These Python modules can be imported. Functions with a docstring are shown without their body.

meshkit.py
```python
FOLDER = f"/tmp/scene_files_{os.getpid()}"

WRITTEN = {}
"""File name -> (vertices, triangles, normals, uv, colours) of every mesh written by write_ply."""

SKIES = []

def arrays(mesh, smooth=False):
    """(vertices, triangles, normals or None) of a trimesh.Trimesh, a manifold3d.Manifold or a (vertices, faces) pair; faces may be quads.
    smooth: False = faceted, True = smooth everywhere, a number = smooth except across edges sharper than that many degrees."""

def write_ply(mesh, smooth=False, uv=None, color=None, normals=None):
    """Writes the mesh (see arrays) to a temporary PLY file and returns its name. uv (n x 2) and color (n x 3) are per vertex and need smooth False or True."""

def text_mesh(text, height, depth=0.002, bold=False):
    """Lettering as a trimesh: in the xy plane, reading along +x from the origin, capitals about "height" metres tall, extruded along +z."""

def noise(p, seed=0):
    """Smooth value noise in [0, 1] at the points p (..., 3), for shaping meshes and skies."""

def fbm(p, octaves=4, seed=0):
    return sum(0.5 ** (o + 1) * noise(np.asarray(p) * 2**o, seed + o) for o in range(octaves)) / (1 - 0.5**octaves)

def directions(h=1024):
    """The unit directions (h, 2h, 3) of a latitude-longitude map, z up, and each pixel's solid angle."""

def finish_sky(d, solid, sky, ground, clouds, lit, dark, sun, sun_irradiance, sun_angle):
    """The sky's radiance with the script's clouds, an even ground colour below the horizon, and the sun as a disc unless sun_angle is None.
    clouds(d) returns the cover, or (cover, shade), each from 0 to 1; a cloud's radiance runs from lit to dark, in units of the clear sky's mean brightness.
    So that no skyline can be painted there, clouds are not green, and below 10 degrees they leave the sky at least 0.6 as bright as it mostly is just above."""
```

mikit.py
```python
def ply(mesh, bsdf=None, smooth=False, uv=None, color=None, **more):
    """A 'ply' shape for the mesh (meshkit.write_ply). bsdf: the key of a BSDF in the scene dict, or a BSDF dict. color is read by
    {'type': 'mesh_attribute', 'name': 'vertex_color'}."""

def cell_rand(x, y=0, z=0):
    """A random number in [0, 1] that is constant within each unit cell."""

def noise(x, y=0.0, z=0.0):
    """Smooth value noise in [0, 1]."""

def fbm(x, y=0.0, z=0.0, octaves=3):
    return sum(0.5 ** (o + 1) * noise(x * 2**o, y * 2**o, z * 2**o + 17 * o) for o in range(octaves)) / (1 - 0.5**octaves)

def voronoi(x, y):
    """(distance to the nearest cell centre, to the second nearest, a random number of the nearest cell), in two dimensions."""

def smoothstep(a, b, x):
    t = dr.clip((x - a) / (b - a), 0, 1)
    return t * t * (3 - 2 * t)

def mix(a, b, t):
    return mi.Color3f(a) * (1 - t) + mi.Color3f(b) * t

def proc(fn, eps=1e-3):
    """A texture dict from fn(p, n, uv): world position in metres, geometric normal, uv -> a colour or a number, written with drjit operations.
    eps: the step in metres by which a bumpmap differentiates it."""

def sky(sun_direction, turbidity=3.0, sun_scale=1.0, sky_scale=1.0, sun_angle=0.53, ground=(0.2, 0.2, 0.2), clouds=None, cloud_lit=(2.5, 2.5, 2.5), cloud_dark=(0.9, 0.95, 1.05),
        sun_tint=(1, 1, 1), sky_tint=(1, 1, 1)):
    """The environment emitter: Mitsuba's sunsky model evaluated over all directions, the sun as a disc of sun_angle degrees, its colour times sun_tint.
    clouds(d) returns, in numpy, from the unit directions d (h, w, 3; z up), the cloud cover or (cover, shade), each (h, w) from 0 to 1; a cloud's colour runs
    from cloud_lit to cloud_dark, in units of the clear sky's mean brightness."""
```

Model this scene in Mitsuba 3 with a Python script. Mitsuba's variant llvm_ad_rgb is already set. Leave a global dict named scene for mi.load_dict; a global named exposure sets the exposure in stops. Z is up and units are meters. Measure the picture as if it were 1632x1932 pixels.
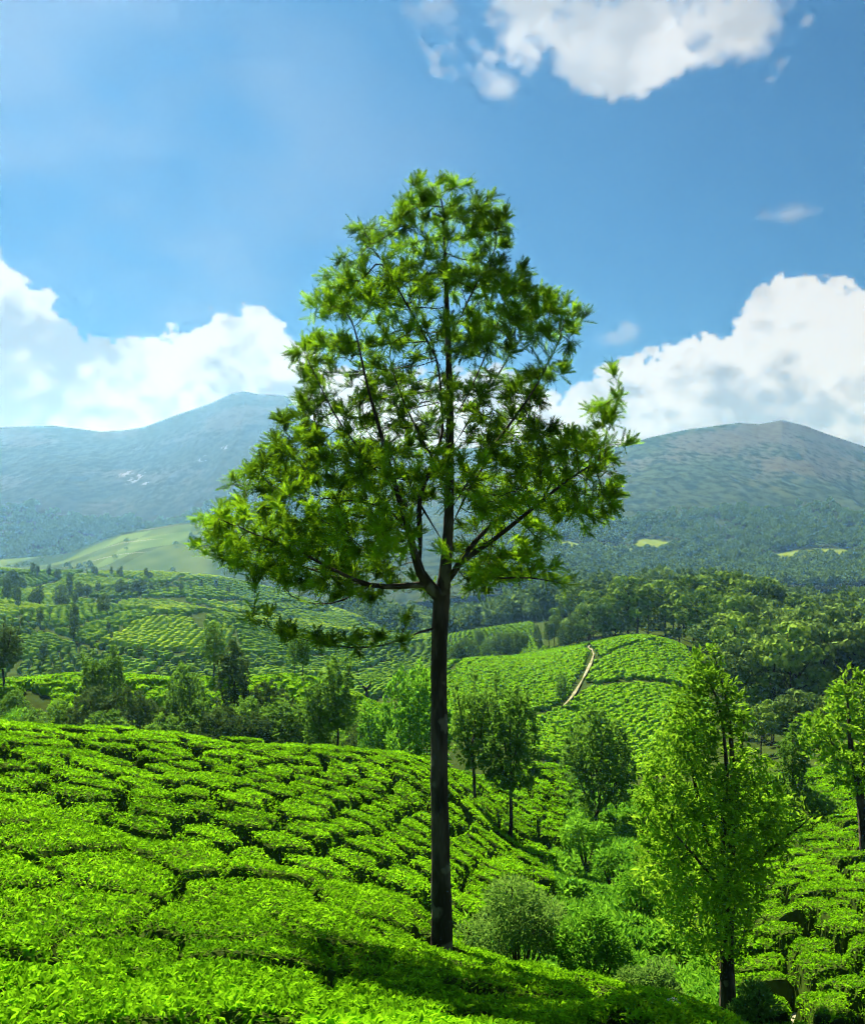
import math
import numpy as np
import drjit as dr
import mitsuba as mi
import mikit
import meshkit
from mikit import cell_rand, proc, noise, fbm, smoothstep, mix, ply
from scipy.spatial import cKDTree
from scipy.interpolate import RBFInterpolator

# ------------------------------------------------------------------ camera, sky, exposure
T = mi.ScalarTransform4f
F = 1750.0            # focal length of the survey in photograph pixels (picture 1632 wide)
CX, HZ = 816.0, 1000.0
scene, labels = {}, {}
scene['camera'] = {
    'type': 'perspective', 'fov': math.degrees(2 * math.atan(816.0 / F)), 'fov_axis': 'x',
    'principal_point_offset_y': -(HZ - 966.0) / 1932.0,
    'near_clip': 0.05, 'far_clip': 30000.0,
    'to_world': T().look_at(origin=[0, 0, 0], target=[0, 1, 0], up=[0, 0, 1]),
    'medium': {'type': 'ref', 'id': 'haze_air'},
}
SUN_AZ, SUN_EL = math.radians(-28.0), math.radians(50.0)
SUN = [math.sin(SUN_AZ) * math.cos(SUN_EL), math.cos(SUN_AZ) * math.cos(SUN_EL), math.sin(SUN_EL)]
exposure = 2.8


def clouds(d):
    az = np.degrees(np.arctan2(d[..., 0], d[..., 1]))
    el = np.degrees(np.arcsin(np.clip(d[..., 2], -1, 1)))

    def deg(px, py):
        a = math.atan((px - CX) / F)
        return math.degrees(a), math.degrees(math.atan((HZ - py) / F * math.cos(a)))
    bank = [deg(*p) for p in [(-900, 560), (-500, 420), (-200, 400), (-60, 430), (0, 470), (55, 540), (105, 560), (140, 610), (165, 642), (225, 634),
            (270, 642), (330, 628), (380, 612), (430, 592), (500, 596), (545, 628), (600, 690), (760, 700), (930, 690), (1060, 745), (1120, 700), (1180, 672),
            (1235, 668), (1285, 643), (1330, 632), (1362, 642), (1400, 600), (1425, 566), (1475, 520), (1530, 512), (1600, 540), (1632, 545), (1900, 520), (2600, 600)]]
    bx, by = np.array(bank).T
    top = np.interp(az, bx, by, left=12, right=11)
    far = np.abs(az) > 45
    top = np.where(far, 11 + 7 * (meshkit.noise(np.stack([az / 14, az * 0, az * 0], -1), 5) - 0.5), top)
    q = d * 1.0
    n1 = meshkit.fbm(q * 22, 5, 3) - 0.5
    n2 = meshkit.fbm(q * 75, 4, 9) - 0.5
    n3 = meshkit.fbm(q * 9, 4, 21) - 0.5
    ridge = 1 - 2 * np.abs(meshkit.fbm(q * 34, 4, 12) - 0.5)
    edge = top + 1.7 * n1 + 2.8 * n2 + 0.8 * (ridge - 0.8) - el
    c1 = np.clip(edge / 0.22, 0, 1)
    c1 = c1 * c1 * (3 - 2 * c1)
    # shade: bright billows near the tops, greyer hollows and bases
    lump = meshkit.fbm(q * 15 + 3.1, 5, 31)
    s1 = np.clip(0.10 + 0.055 * (top - el) + 3.4 * (lump - 0.47) + 2.0 * n2 - 0.7 * (ridge - 0.75), 0, 1)
    leftgrey = np.clip((-20.5 - az) / 4.0, 0, 1) * np.clip((top - el - 1.2) / 3, 0, 1)
    s1 = np.clip(s1 + 0.22 * leftgrey, 0, 1)
    # the broken cloud high on the right
    def blob(ax, ay, rx, ry, soft=1.0, amp=1.0):
        r = np.sqrt(((az - ax) / rx) ** 2 + ((el - ay) / ry) ** 2)
        return np.clip((1.0 - r + amp * (1.5 * n1 + 1.6 * n3 + 1.3 * n2)) / soft, 0, 1)
    x1, y1 = deg(1130, 55)
    x2, y2 = deg(1010, 20)
    x3, y3 = deg(1400, 50)
    x5, y5 = deg(1180, 130)
    c2 = np.maximum.reduce([blob(x1, y1, 6.6, 2.5, 0.55), blob(x2, y2 + 1, 3.8, 2.8, 0.5), blob(x3, y3 + .3, 3.6, 2.3, 0.7), blob(x5, y5, 4.2, 1.3, 0.4)])
    c2 = np.maximum(c2, 0.75 * blob(*deg(945, 165), 1.3, 1.0, 0.9))
    c2 = np.maximum(c2, 0.55 * blob(*deg(815, 15), 1.8, .8, 1.0))
    c2 = np.maximum(c2, 0.45 * blob(*deg(1490, 402), 1.5, .45, 1.0))
    c2 = np.maximum(c2, 0.55 * blob(*deg(1190, 618), 0.9, 0.7, 0.9))
    c2 = np.maximum(c2, 0.40 * blob(*deg(1160, 640), 1.5, 0.7, 1.0))
    up = np.clip((meshkit.fbm(q * 3.2 + 7, 4, 77) - 0.56) / 0.12, 0, 1) * np.clip((el - 36) / 8, 0, 1) * 0.8
    thin = 0.20 * np.clip((meshkit.fbm(q * np.array([5, 5, 8.]), 4, 55) - 0.42) / 0.25, 0, 1) * np.clip((-az + 6) / 22, 0, 1)
    s2 = np.clip(0.10 + 2.6 * (meshkit.fbm(q * 22, 4, 61) - 0.5) + 0.3 * np.clip(c2, 0, 1), 0, 0.6)
    cover = np.maximum.reduce([c1, c2 * 0.95, up, thin])
    shade = np.where(c1 >= np.maximum(c2, up), s1, s2)
    return cover, shade


scene['sky'] = mikit.sky(SUN, turbidity=2.2, clouds=clouds, ground=(0.07, 0.10, 0.04),
                         cloud_lit=(7.9, 7.5, 7.1), cloud_dark=(3.3, 3.2, 3.15), sky_scale=0.25, sun_scale=2.0, sky_tint=(0.10, 0.56, 1.02), sun_tint=(1.0, 0.96, 0.86))
scene['haze_air'] = {'type': 'homogeneous', 'albedo': {'type': 'rgb', 'value': [0.86, 0.93, 0.98]},
                     'sigma_t': {'type': 'rgb', 'value': [0.38e-4, 1.0e-4, 2.15e-4]}, 'phase': {'type': 'hg', 'g': 0.5}}
scene['haze'] = {'type': 'cube', 'to_world': T().translate([0, 1400, 115]).scale([3600, 1900, 267]), 'bsdf': {'type': 'null'},
                 'interior': {'type': 'ref', 'id': 'haze_air'}}
labels['haze'] = {'kind': 'stuff', 'label': 'pale blue haze filling the valley', 'category': 'haze'}

# ------------------------------------------------------------------ materials
def rgb(*c):
    return {'type': 'rgb', 'value': list(c)}


def leaf_colour(dark, light, f1, f2=0.35):
    def fn(p, n, uv):
        t = 0.65 * noise(p.x * f1, p.y * f1, p.z * f1) + 0.35 * noise(p.x * f2, p.y * f2, p.z * f2 + 3)
        return mix(dark, light, smoothstep(0.2, 0.82, t))
    return proc(fn)


def leaf(key, dark, light, f1, f2=0.35, trans=1.1, rough=0.5, spec=None):
    d = {'type': 'principledthin', 'base_color': leaf_colour(dark, light, f1, f2), 'roughness': rough, 'diff_trans': trans, 'eta': spec or 1.35}
    scene[key] = d


leaf('tea_leaf', (0.045, 0.170, 0.004), (0.225, 0.570, 0.010), 15, 0.5, 1.05, 0.36, 1.45)
leaf('tea_leaf_far', (0.055, 0.179, 0.016), (0.125, 0.289, 0.025), 4, 0.12, 0.9, 0.6)
leaf('fern_leaf', (0.026, 0.080, 0.004), (0.215, 0.470, 0.012), 9, 0.8, 0.95)
leaf('lance_leaf', (0.060, 0.180, 0.012), (0.270, 0.560, 0.028), 9, 0.6, 1.0, 0.4, 1.4)
leaf('oak_leaf', (0.062, 0.170, 0.022), (0.145, 0.330, 0.036), 5, 0.4, 0.9)
leaf('dark_leaf', (0.045, 0.105, 0.030), (0.105, 0.205, 0.045), 2.0, 0.15, 0.36)
leaf('olive_leaf', (0.050, 0.120, 0.022), (0.165, 0.320, 0.045), 2.0, 0.15, 0.36)
leaf('pale_leaf', (0.055, 0.125, 0.035), (0.150, 0.285, 0.065), 2.0, 0.15, 0.36)
leaf('shrub_leaf', (0.065, 0.180, 0.030), (0.165, 0.340, 0.055), 12, 0.8, 0.8, 0.4, 1.4)
leaf('fresh_leaf', (0.062, 0.230, 0.014), (0.170, 0.430, 0.026), 8, 0.5, 1.05)


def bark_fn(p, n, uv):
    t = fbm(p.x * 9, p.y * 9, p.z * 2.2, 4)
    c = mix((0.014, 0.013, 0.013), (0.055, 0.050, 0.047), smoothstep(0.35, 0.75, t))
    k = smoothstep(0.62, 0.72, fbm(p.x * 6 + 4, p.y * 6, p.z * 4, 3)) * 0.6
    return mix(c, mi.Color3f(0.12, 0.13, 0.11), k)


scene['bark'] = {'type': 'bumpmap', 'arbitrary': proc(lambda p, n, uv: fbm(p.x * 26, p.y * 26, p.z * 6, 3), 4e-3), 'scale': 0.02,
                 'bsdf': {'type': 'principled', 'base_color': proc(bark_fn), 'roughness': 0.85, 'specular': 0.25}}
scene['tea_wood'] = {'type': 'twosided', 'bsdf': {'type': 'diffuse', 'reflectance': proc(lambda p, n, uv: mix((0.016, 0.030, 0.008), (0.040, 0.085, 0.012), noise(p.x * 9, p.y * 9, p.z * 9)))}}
def top_fn(dark, light, f):
    return proc(lambda p, n, uv: mix(dark, light, smoothstep(0.25, 0.8, 0.7 * noise(p.x * f, p.y * f, p.z * f) + 0.3 * noise(p.x * 0.035, p.y * 0.03, 2.0))))


scene['tea_top'] = {'type': 'twosided', 'bsdf': {'type': 'diffuse', 'reflectance': top_fn((0.045, 0.130, 0.005), (0.125, 0.280, 0.010), 5.0)}}
scene['tea_top_far'] = {'type': 'twosided', 'bsdf': {'type': 'diffuse', 'reflectance': top_fn((0.070, 0.165, 0.015), (0.140, 0.300, 0.025), 0.9)}}
scene['tea_top_bright'] = {'type': 'twosided', 'bsdf': {'type': 'diffuse', 'reflectance': top_fn((0.140, 0.270, 0.018), (0.220, 0.400, 0.028), 0.9)}}
scene['tea_top_old'] = {'type': 'twosided', 'bsdf': {'type': 'diffuse', 'reflectance': top_fn((0.045, 0.110, 0.014), (0.090, 0.200, 0.024), 0.9)}}
scene['twig_bark'] = {'type': 'diffuse', 'reflectance': rgb(0.05, 0.042, 0.035)}


def soil_fn(p, n, uv):
    far = smoothstep(58.0, 75.0, p.y)
    t = fbm(p.x * 0.9, p.y * 0.9, p.z * 0.9, 4)
    g = dr.maximum(smoothstep(0.45, 0.62, noise(p.x * 0.23, p.y * 0.23, 5.0)), far)
    a = mix((0.020, 0.019, 0.009), (0.050, 0.046, 0.022), t)
    return a * (1 - 0.9 * g) + mix((0.012, 0.030, 0.008), (0.035, 0.070, 0.014), t) * (0.9 * g)


scene['soil'] = {'type': 'diffuse', 'reflectance': proc(soil_fn)}
scene['path_dirt'] = {'type': 'twosided', 'bsdf': {'type': 'diffuse', 'reflectance': proc(lambda p, n, uv: mix((0.07, 0.10, 0.04), (0.25, 0.27, 0.22), fbm(p.x * 1.3, p.y * 1.3, 0., 3)))}}

# ------------------------------------------------------------------ terrain: heights surveyed at bearings and distances, in metres
PTS = []


def S(*rows):
    PTS.extend(rows)


# near spur (heights of the plucked tops)
S((816, 2600, 1.2), (-900, 2300, 1.4), (2600, 3400, 1.4),
  (-500, 1900, 4.6), (0, 1932, 5.0), (400, 1932, 5.0), (816, 1932, 5.4), (1100, 1932, 6.2), (1400, 1945, 7.4), (1700, 2150, 7.5), (2100, 2250, 8),
  (0, 1850, 6.3), (400, 1820, 7.2), (700, 1845, 7.6), (816, 1780, 10.8), (1000, 1850, 8.6), (900, 1790, 11), (1000, 1806, 10.6), (1100, 1838, 10), (1200, 1872, 9.3), (1300, 1905, 8.7),
  (0, 1640, 9.5), (200, 1700, 9.2), (400, 1712, 9.5), (-400, 1450, 14), (0, 1492, 14.5), (200, 1562, 13), (400, 1612, 12.6), (600, 1655, 12.3), (770, 1695, 12.5),
  # hollow behind it
  (0, 1540, 16.3), (200, 1620, 15), (400, 1680, 14.8), (600, 1725, 14.8), (760, 1760, 14.8), (900, 1850, 13.5), (1000, 1890, 13), (1100, 1930, 12.6), (1250, 1985, 11.8), (1400, 2040, 11),
  # middle slope
  (0, 1478, 18.5), (200, 1540, 17.5), (400, 1598, 17), (600, 1640, 17.2), (770, 1692, 17.5), (300, 1450, 24), (600, 1500, 25),
  (-500, 1340, 32), (0, 1366, 33), (300, 1383, 34), (560, 1405, 36), (700, 1418, 41), (800, 1432, 45), (850, 1500, 33), (950, 1545, 38), (963, 1580, 36), (1050, 1640, 31),
  (900, 1620, 26), (870, 1705, 19), (1000, 1500, 46), (1060, 1450, 54), (980, 1440, 58),
  # gully
  (970, 1830, 17), (1110, 1850, 16.5), (1230, 1885, 16), (1372, 1890, 17), (1130, 1610, 36), (1200, 1710, 24), (1140, 1535, 46), (1300, 1720, 25),
  # right-hand slope
  (1632, 1960, 14), (1550, 1810, 18.5), (1450, 1710, 23), (1632, 1715, 21.5), (1632, 1560, 36), (1500, 1560, 38), (1632, 1445, 62), (1540, 1440, 64), (1632, 1620, 29), (1900, 1600, 30), (2300, 1800, 20), (2300, 1450, 60),
  # valley and the shrubby bank
  (0, 1480, 48), (200, 1490, 48), (500, 1500, 50), (800, 1525, 60),
  (-500, 1400, 62), (0, 1415, 63), (200, 1430, 63), (400, 1440, 63), (600, 1440, 65), (-500, 1282, 73), (0, 1286, 73), (130, 1286, 74), (250, 1297, 74), (400, 1281, 78), (560, 1279, 80), (650, 1300, 82), (700, 1322, 86), (770, 1345, 92),
  (0, 1300, 80), (400, 1292, 86), (0, 1345, 104), (400, 1345, 108), (700, 1375, 112),
  # far tea hills, left
  (-500, 1300, 150), (0, 1300, 150), (300, 1296, 150), (500, 1282, 155), (650, 1280, 170), (740, 1290, 180), (100, 1205, 205), (0, 1160, 250), (200, 1165, 250), (330, 1150, 255), (450, 1205, 215), (600, 1235, 220),
  (-500, 1120, 300), (0, 1135, 295), (200, 1142, 290), (400, 1155, 285), (550, 1190, 260), (660, 1232, 240),
  (-500, 1150, 325), (0, 1152, 320), (200, 1156, 318), (400, 1170, 310), (0, 1128, 345), (200, 1138, 340), (400, 1150, 335), (330, 1112, 385), (400, 1112, 385), (480, 1142, 355), (560, 1160, 350), (0, 1108, 390), (180, 1116, 400), (330, 1130, 425), (430, 1140, 420), (100, 1122, 430),
  (-500, 1070, 480), (0, 1075, 480), (130, 1081, 480), (300, 1085, 480), (400, 1096, 470), (500, 1110, 470), (600, 1140, 450), (700, 1182, 400), (800, 1205, 380),
  (100, 1130, 650), (400, 1145, 650), (650, 1180, 600), (900, 1185, 430),
  # tea knoll with the path
  (850, 1245, 165), (900, 1262, 148), (950, 1218, 250), (900, 1192, 280), (1000, 1192, 260), (1060, 1226, 182), (1110, 1215, 178), (1180, 1200, 175), (1240, 1202, 172), (1290, 1225, 165), (1300, 1260, 150),
  (1200, 1300, 126), (1080, 1300, 130), (1000, 1332, 115), (1100, 1395, 100), (1200, 1385, 104), (1000, 1400, 86), (1280, 1350, 110), (900, 1330, 105), (850, 1310, 120),
  (1100, 1490, 70), (1250, 1460, 80), (950, 1460, 70), (1400, 1425, 90), (1500, 1400, 92),
  # wooded hill, right
  (1400, 1335, 130), (1450, 1345, 125), (1550, 1310, 145), (1632, 1300, 155), (1350, 1240, 185), (1200, 1180, 235), (1350, 1150, 262), (1500, 1185, 280), (1632, 1185, 290), (1100, 1196, 230), (1632, 1380, 105), (2300, 1380, 110), (2300, 1200, 280),
  (1200, 1160, 420), (1500, 1170, 450), (1000, 1175, 450), (1632, 1170, 450), (2300, 1170, 450),
  (816, 1150, 800), (-500, 1120, 900), (0, 1125, 900), (1632, 1140, 900), (2300, 1140, 900), (816, 1090, 1500), (-500, 1090, 1500), (2300, 1090, 1500))
O = 8.0
_p = np.array(PTS, float)
_X, _Y, _Z = (_p[:, 0] - CX) / F * _p[:, 2], _p[:, 2], (HZ - _p[:, 1]) / F * _p[:, 2]
_RBF = RBFInterpolator(np.stack([2.2 * _X / (_Y + O), np.log(_Y + O)], 1), _Z / (_Y + O), kernel='thin_plate_spline', smoothing=1e-6)
_gu, _gv = np.linspace(-1.25, 1.25, 420), np.linspace(math.log(2.0), math.log(1700.0 + O), 700)
_G = _RBF(np.stack(np.meshgrid(2.2 * _gu, _gv, indexing='ij'), -1).reshape(-1, 2)).reshape(len(_gu), len(_gv))
BUSH = 0.8


def tops(x, y):
    """Height of the plucked tea surface at world x, y."""
    x, y = np.asarray(x, float), np.asarray(y, float)
    yy = np.maximum(y + O, 2.0)
    a = np.clip((x / yy - _gu[0]) / (_gu[1] - _gu[0]), 0, len(_gu) - 1.001)
    b = np.clip((np.log(yy) - _gv[0]) / (_gv[1] - _gv[0]), 0, len(_gv) - 1.001)
    i, j = a.astype(int), b.astype(int)
    s, t = a - i, b - j
    g = (_G[i, j] * (1 - s) + _G[i + 1, j] * s) * (1 - t) + (_G[i, j + 1] * (1 - s) + _G[i + 1, j + 1] * s) * t
    return g * yy


def ground(x, y):
    return tops(x, y) - BUSH


def grid_mesh(us, ys, fn, origin=O):
    """A sheet over the bearings us and distances ys."""
    U, Yv = np.meshgrid(us, ys, indexing='ij')
    X = U * (Yv + origin)
    Z = fn(X, Yv)
    v = np.stack([X, Yv, Z], -1).reshape(-1, 3)
    n, m = len(us), len(ys)
    i, j = np.meshgrid(np.arange(n - 1), np.arange(m - 1), indexing='ij')
    q = np.stack([i * m + j, (i + 1) * m + j, (i + 1) * m + j + 1, i * m + j + 1], -1).reshape(-1, 4)
    return v, np.vstack([q[:, [0, 1, 2]], q[:, [0, 2, 3]]])


def structure(key, mesh, bsdf, label, smooth=True):
    scene[key] = ply(mesh, bsdf, smooth=smooth)
    labels[key] = {'kind': 'structure', 'label': label, 'category': key.split('_0')[0].replace('_', ' ')}


def ground_rough(X, Y):
    p = np.stack([X * 0.8, Y * 0.8, X * 0], -1)
    return ground(X, Y) + 0.10 * (meshkit.fbm(p, 3, 4) - 0.5)


ys = np.exp(np.linspace(math.log(2.2), math.log(1500 + O), 520)) - O
structure('ground', grid_mesh(np.linspace(-1.2, 1.2, 420), ys, ground_rough), 'soil', 'dark earth of the tea slopes and the valley')
_v = np.array([[-3500, -450, -150], [3500, -450, -150], [3500, 3250, -150], [-3500, 3250, -150.]])
structure('valley_floor', (_v, np.array([[0, 1, 2], [0, 2, 3]])), 'soil', 'distant valley floor below the hills', False)

# ------------------------------------------------------------------ far land: hills and mountains
def interp(x, pts):
    a = np.array(pts, float)
    return np.interp(x, a[:, 0], a[:, 1])


def mountain_slope(ridge, y_foot, y_ridge, y_back, foot_py, power, rough, seed):
    """A slope rising from its foot to a skyline, with spurs and gullies."""
    def fn(X, Y):
        u = X / (Y + O)
        px = CX + F * X / Y
        zr = (HZ - interp(px, ridge)) / F * y_ridge
        zf = (HZ - interp(px, foot_py)) / F * y_foot
        t = np.clip((Y - y_foot) / (y_ridge - y_foot), 0, 1)
        k = np.clip((Y - y_ridge) / (y_back - y_ridge), 0, 1)
        p = np.stack([X / 190.0, Y / 800.0, X * 0], -1)
        spur = (1 - 2 * np.abs(meshkit.fbm(p, 5, seed) - 0.5)) - 0.75
        q = np.stack([X / 38.0, Y / 170.0, X * 0], -1)
        fine = meshkit.fbm(q, 4, seed + 5) - 0.5
        z = zf + (zr - zf) * t ** power
        z = z + rough * (spur * 1.0 + 0.06 * fine) * np.sin(np.pi * t) ** 0.8
        crag = 0.01 * rough * (meshkit.fbm(np.stack([X / 12.0, Y / 60.0, X * 0], -1), 3, seed + 9) - 0.5)
        return z + crag - k * (zr + 80) * 0.8
    return fn


LRIDGE = [(-1500, 900), (-900, 860), (-400, 832), (0, 806), (100, 803), (190, 814), (230, 812), (270, 806), (330, 784), (400, 760), (435, 743), (460, 738), (490, 744), (540, 746), (562, 772), (600, 800),
          (680, 828), (800, 850), (950, 842), (1040, 826), (1120, 846), (1300, 880), (2600, 900)]
RRIDGE = [(500, 1000), (900, 930), (1050, 872), (1180, 838), (1230, 824), (1290, 811), (1350, 803), (1395, 797), (1430, 800), (1475, 792), (1520, 803), (1560, 818), (1632, 842), (1800, 872), (2600, 850)]


def rock_fn(x0, seed):
    def fn(p, n, uv):
        t = fbm(p.x * 0.006 + seed, p.y * 0.004, p.z * 0.012, 5)
        f = fbm(p.x * 0.11, p.y * 0.025, p.z * 0.11, 4)
        c = mix((0.012, 0.023, 0.014), (0.024, 0.034, 0.019), smoothstep(0.25, 0.75, f))
        c = mix(c, mi.Color3f(0.060, 0.055, 0.047), 0.40 * smoothstep(0.50, 0.70, t + 0.35 * (f - 0.5)))
        s = mi.Float(0)
        for x1, z1, rx, rz in ((-645, 118, 16, 12), (-612, 108, 18, 20), (-575, 96, 9, 10), (-480, 150, 14, 10), (-440, 175, 20, 7)):
            s = dr.maximum(s, 1 - smoothstep(0.5, 1.0, dr.sqrt(dr.square((p.x - x1) / rx) + dr.square((p.z - z1) / rz))))
        s = s * smoothstep(0.50, 0.60, fbm(p.x * 0.16 + seed, p.y * 0.05, p.z * 0.10, 4))
        return mix(c, mi.Color3f(0.11, 0.105, 0.10), s)
    return fn


def meadow_fn(p, n, uv):
    """Right-hand mountain: forest, bare brown flanks and a few open meadows."""
    f = fbm(p.x * 0.14, p.y * 0.04, p.z * 0.14, 4)
    t = fbm(p.x * 0.006, p.y * 0.0045, p.z * 0.011, 5)
    c = mix((0.006, 0.016, 0.011), (0.028, 0.048, 0.022), smoothstep(0.22, 0.78, f))
    hi = smoothstep(25.0, 90.0, p.z)
    c = mix(c, mi.Color3f(0.070, 0.060, 0.052), 0.42 * hi * smoothstep(0.46, 0.62, t + 0.40 * (f - 0.5)))
    w = 26 * (fbm(p.x * 0.035, p.y * 0.035, 1.0, 4) - 0.5)
    w2 = 30 * (fbm(p.x * 0.035 + 9, p.y * 0.035, 4.0, 4) - 0.5)
    m = mi.Float(0)
    for x0, y0, rx, ry in ((223, 918, 22, 42), (178, 905, 22, 34), (360, 815, 32, 34), (312, 818, 26, 18), (430, 830, 30, 40), (128, 880, 22, 30)):
        r = dr.sqrt(dr.square((p.x - x0 + w) / rx) + dr.square((p.y - y0 + w2) / ry))
        m = dr.maximum(m, 1 - smoothstep(0.75, 1.0, r + 0.5 * (f - 0.5)))
    return mix(c, mix((0.060, 0.115, 0.016), (0.120, 0.180, 0.026), f), m)


def hill_fn(p, n, uv):
    f = noise(p.x * 0.05, p.y * 0.05, 2.0)
    c = mix((0.034, 0.075, 0.016), (0.066, 0.112, 0.024), f)
    wood = smoothstep(0.52, 0.60, fbm(p.x * 0.007, p.y * 0.006, 3.0, 4))
    c = mix(c, mi.Color3f(0.02, 0.045, 0.02), wood)
    k = p.y + 60 * noise(p.x * 0.012, p.y * 0.004, 0.) + 0.25 * p.x
    road = 1 - smoothstep(0.6, 1.8, dr.abs(k - 60 * dr.round(k / 60)))
    plot = cell_rand(dr.floor(p.x * 0.018 + 1.5 * noise(p.x * 0.01, p.y * 0.01, 7.0)), dr.floor(p.y * 0.012 + 1.5 * noise(p.x * 0.012, p.y * 0.01, 4.0)), 3.0)
    c = c * (0.7 + 0.7 * plot)
    return mix(c, mi.Color3f(0.17, 0.18, 0.11), road * smoothstep(0.40, 0.65, noise(p.x * 0.012, p.y * 0.004, 9.0)))


scene['forest_rock'] = {'type': 'diffuse', 'reflectance': proc(rock_fn(0, 4.0))}
scene['meadow_slope'] = {'type': 'diffuse', 'reflectance': proc(meadow_fn)}
scene['hill_green'] = {'type': 'diffuse', 'reflectance': proc(hill_fn)}
left_slope = mountain_slope(LRIDGE, 1200, 2500, 3100, [(-900, 1085), (2600, 1085)], 1.05, 48, 3)
right_slope = mountain_slope(RRIDGE, 620, 1700, 2200, [(-900, 1160), (600, 1160), (900, 1122), (1632, 1110), (2600, 1110)], 1.5, 42, 14)
us_far = np.linspace(-0.95, 0.95, 640)
structure('mountain', grid_mesh(us_far, np.linspace(1200, 2900, 170), left_slope), 'forest_rock', 'hazy mountain with a craggy peak on the left')
structure('mountain_001', grid_mesh(np.linspace(-0.2, 0.95, 480), np.linspace(620, 2050, 220), right_slope), 'meadow_slope', 'dark wooded mountain with brown flanks on the right')


def far_hill(X, Y):
    px = CX + F * X / Y
    top = interp(px, [(-900, 1060), (-200, 1060), (0, 1056), (120, 1046), (230, 1006), (350, 985), (420, 982), (520, 990), (640, 1025), (760, 1055), (900, 1085), (1200, 1120), (2600, 1150)])
    zt = (HZ - top) / F * 1080
    t = np.clip((Y - 700) / 380, 0, 1)
    k = np.clip((Y - 1080) / 300, 0, 1)
    p = np.stack([X / 160, Y / 160, X * 0], -1)
    return -66 + (zt + 66) * t ** 1.3 + 20 * (meshkit.fbm(p, 3, 8) - 0.5) * np.sin(np.pi * np.clip(t, 0, 1)) - k * (zt + 120)


structure('hill', grid_mesh(np.linspace(-0.95, 0.6, 300), np.linspace(700, 1350, 150), far_hill), 'hill_green', 'pale green hills below the left mountain')

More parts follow.
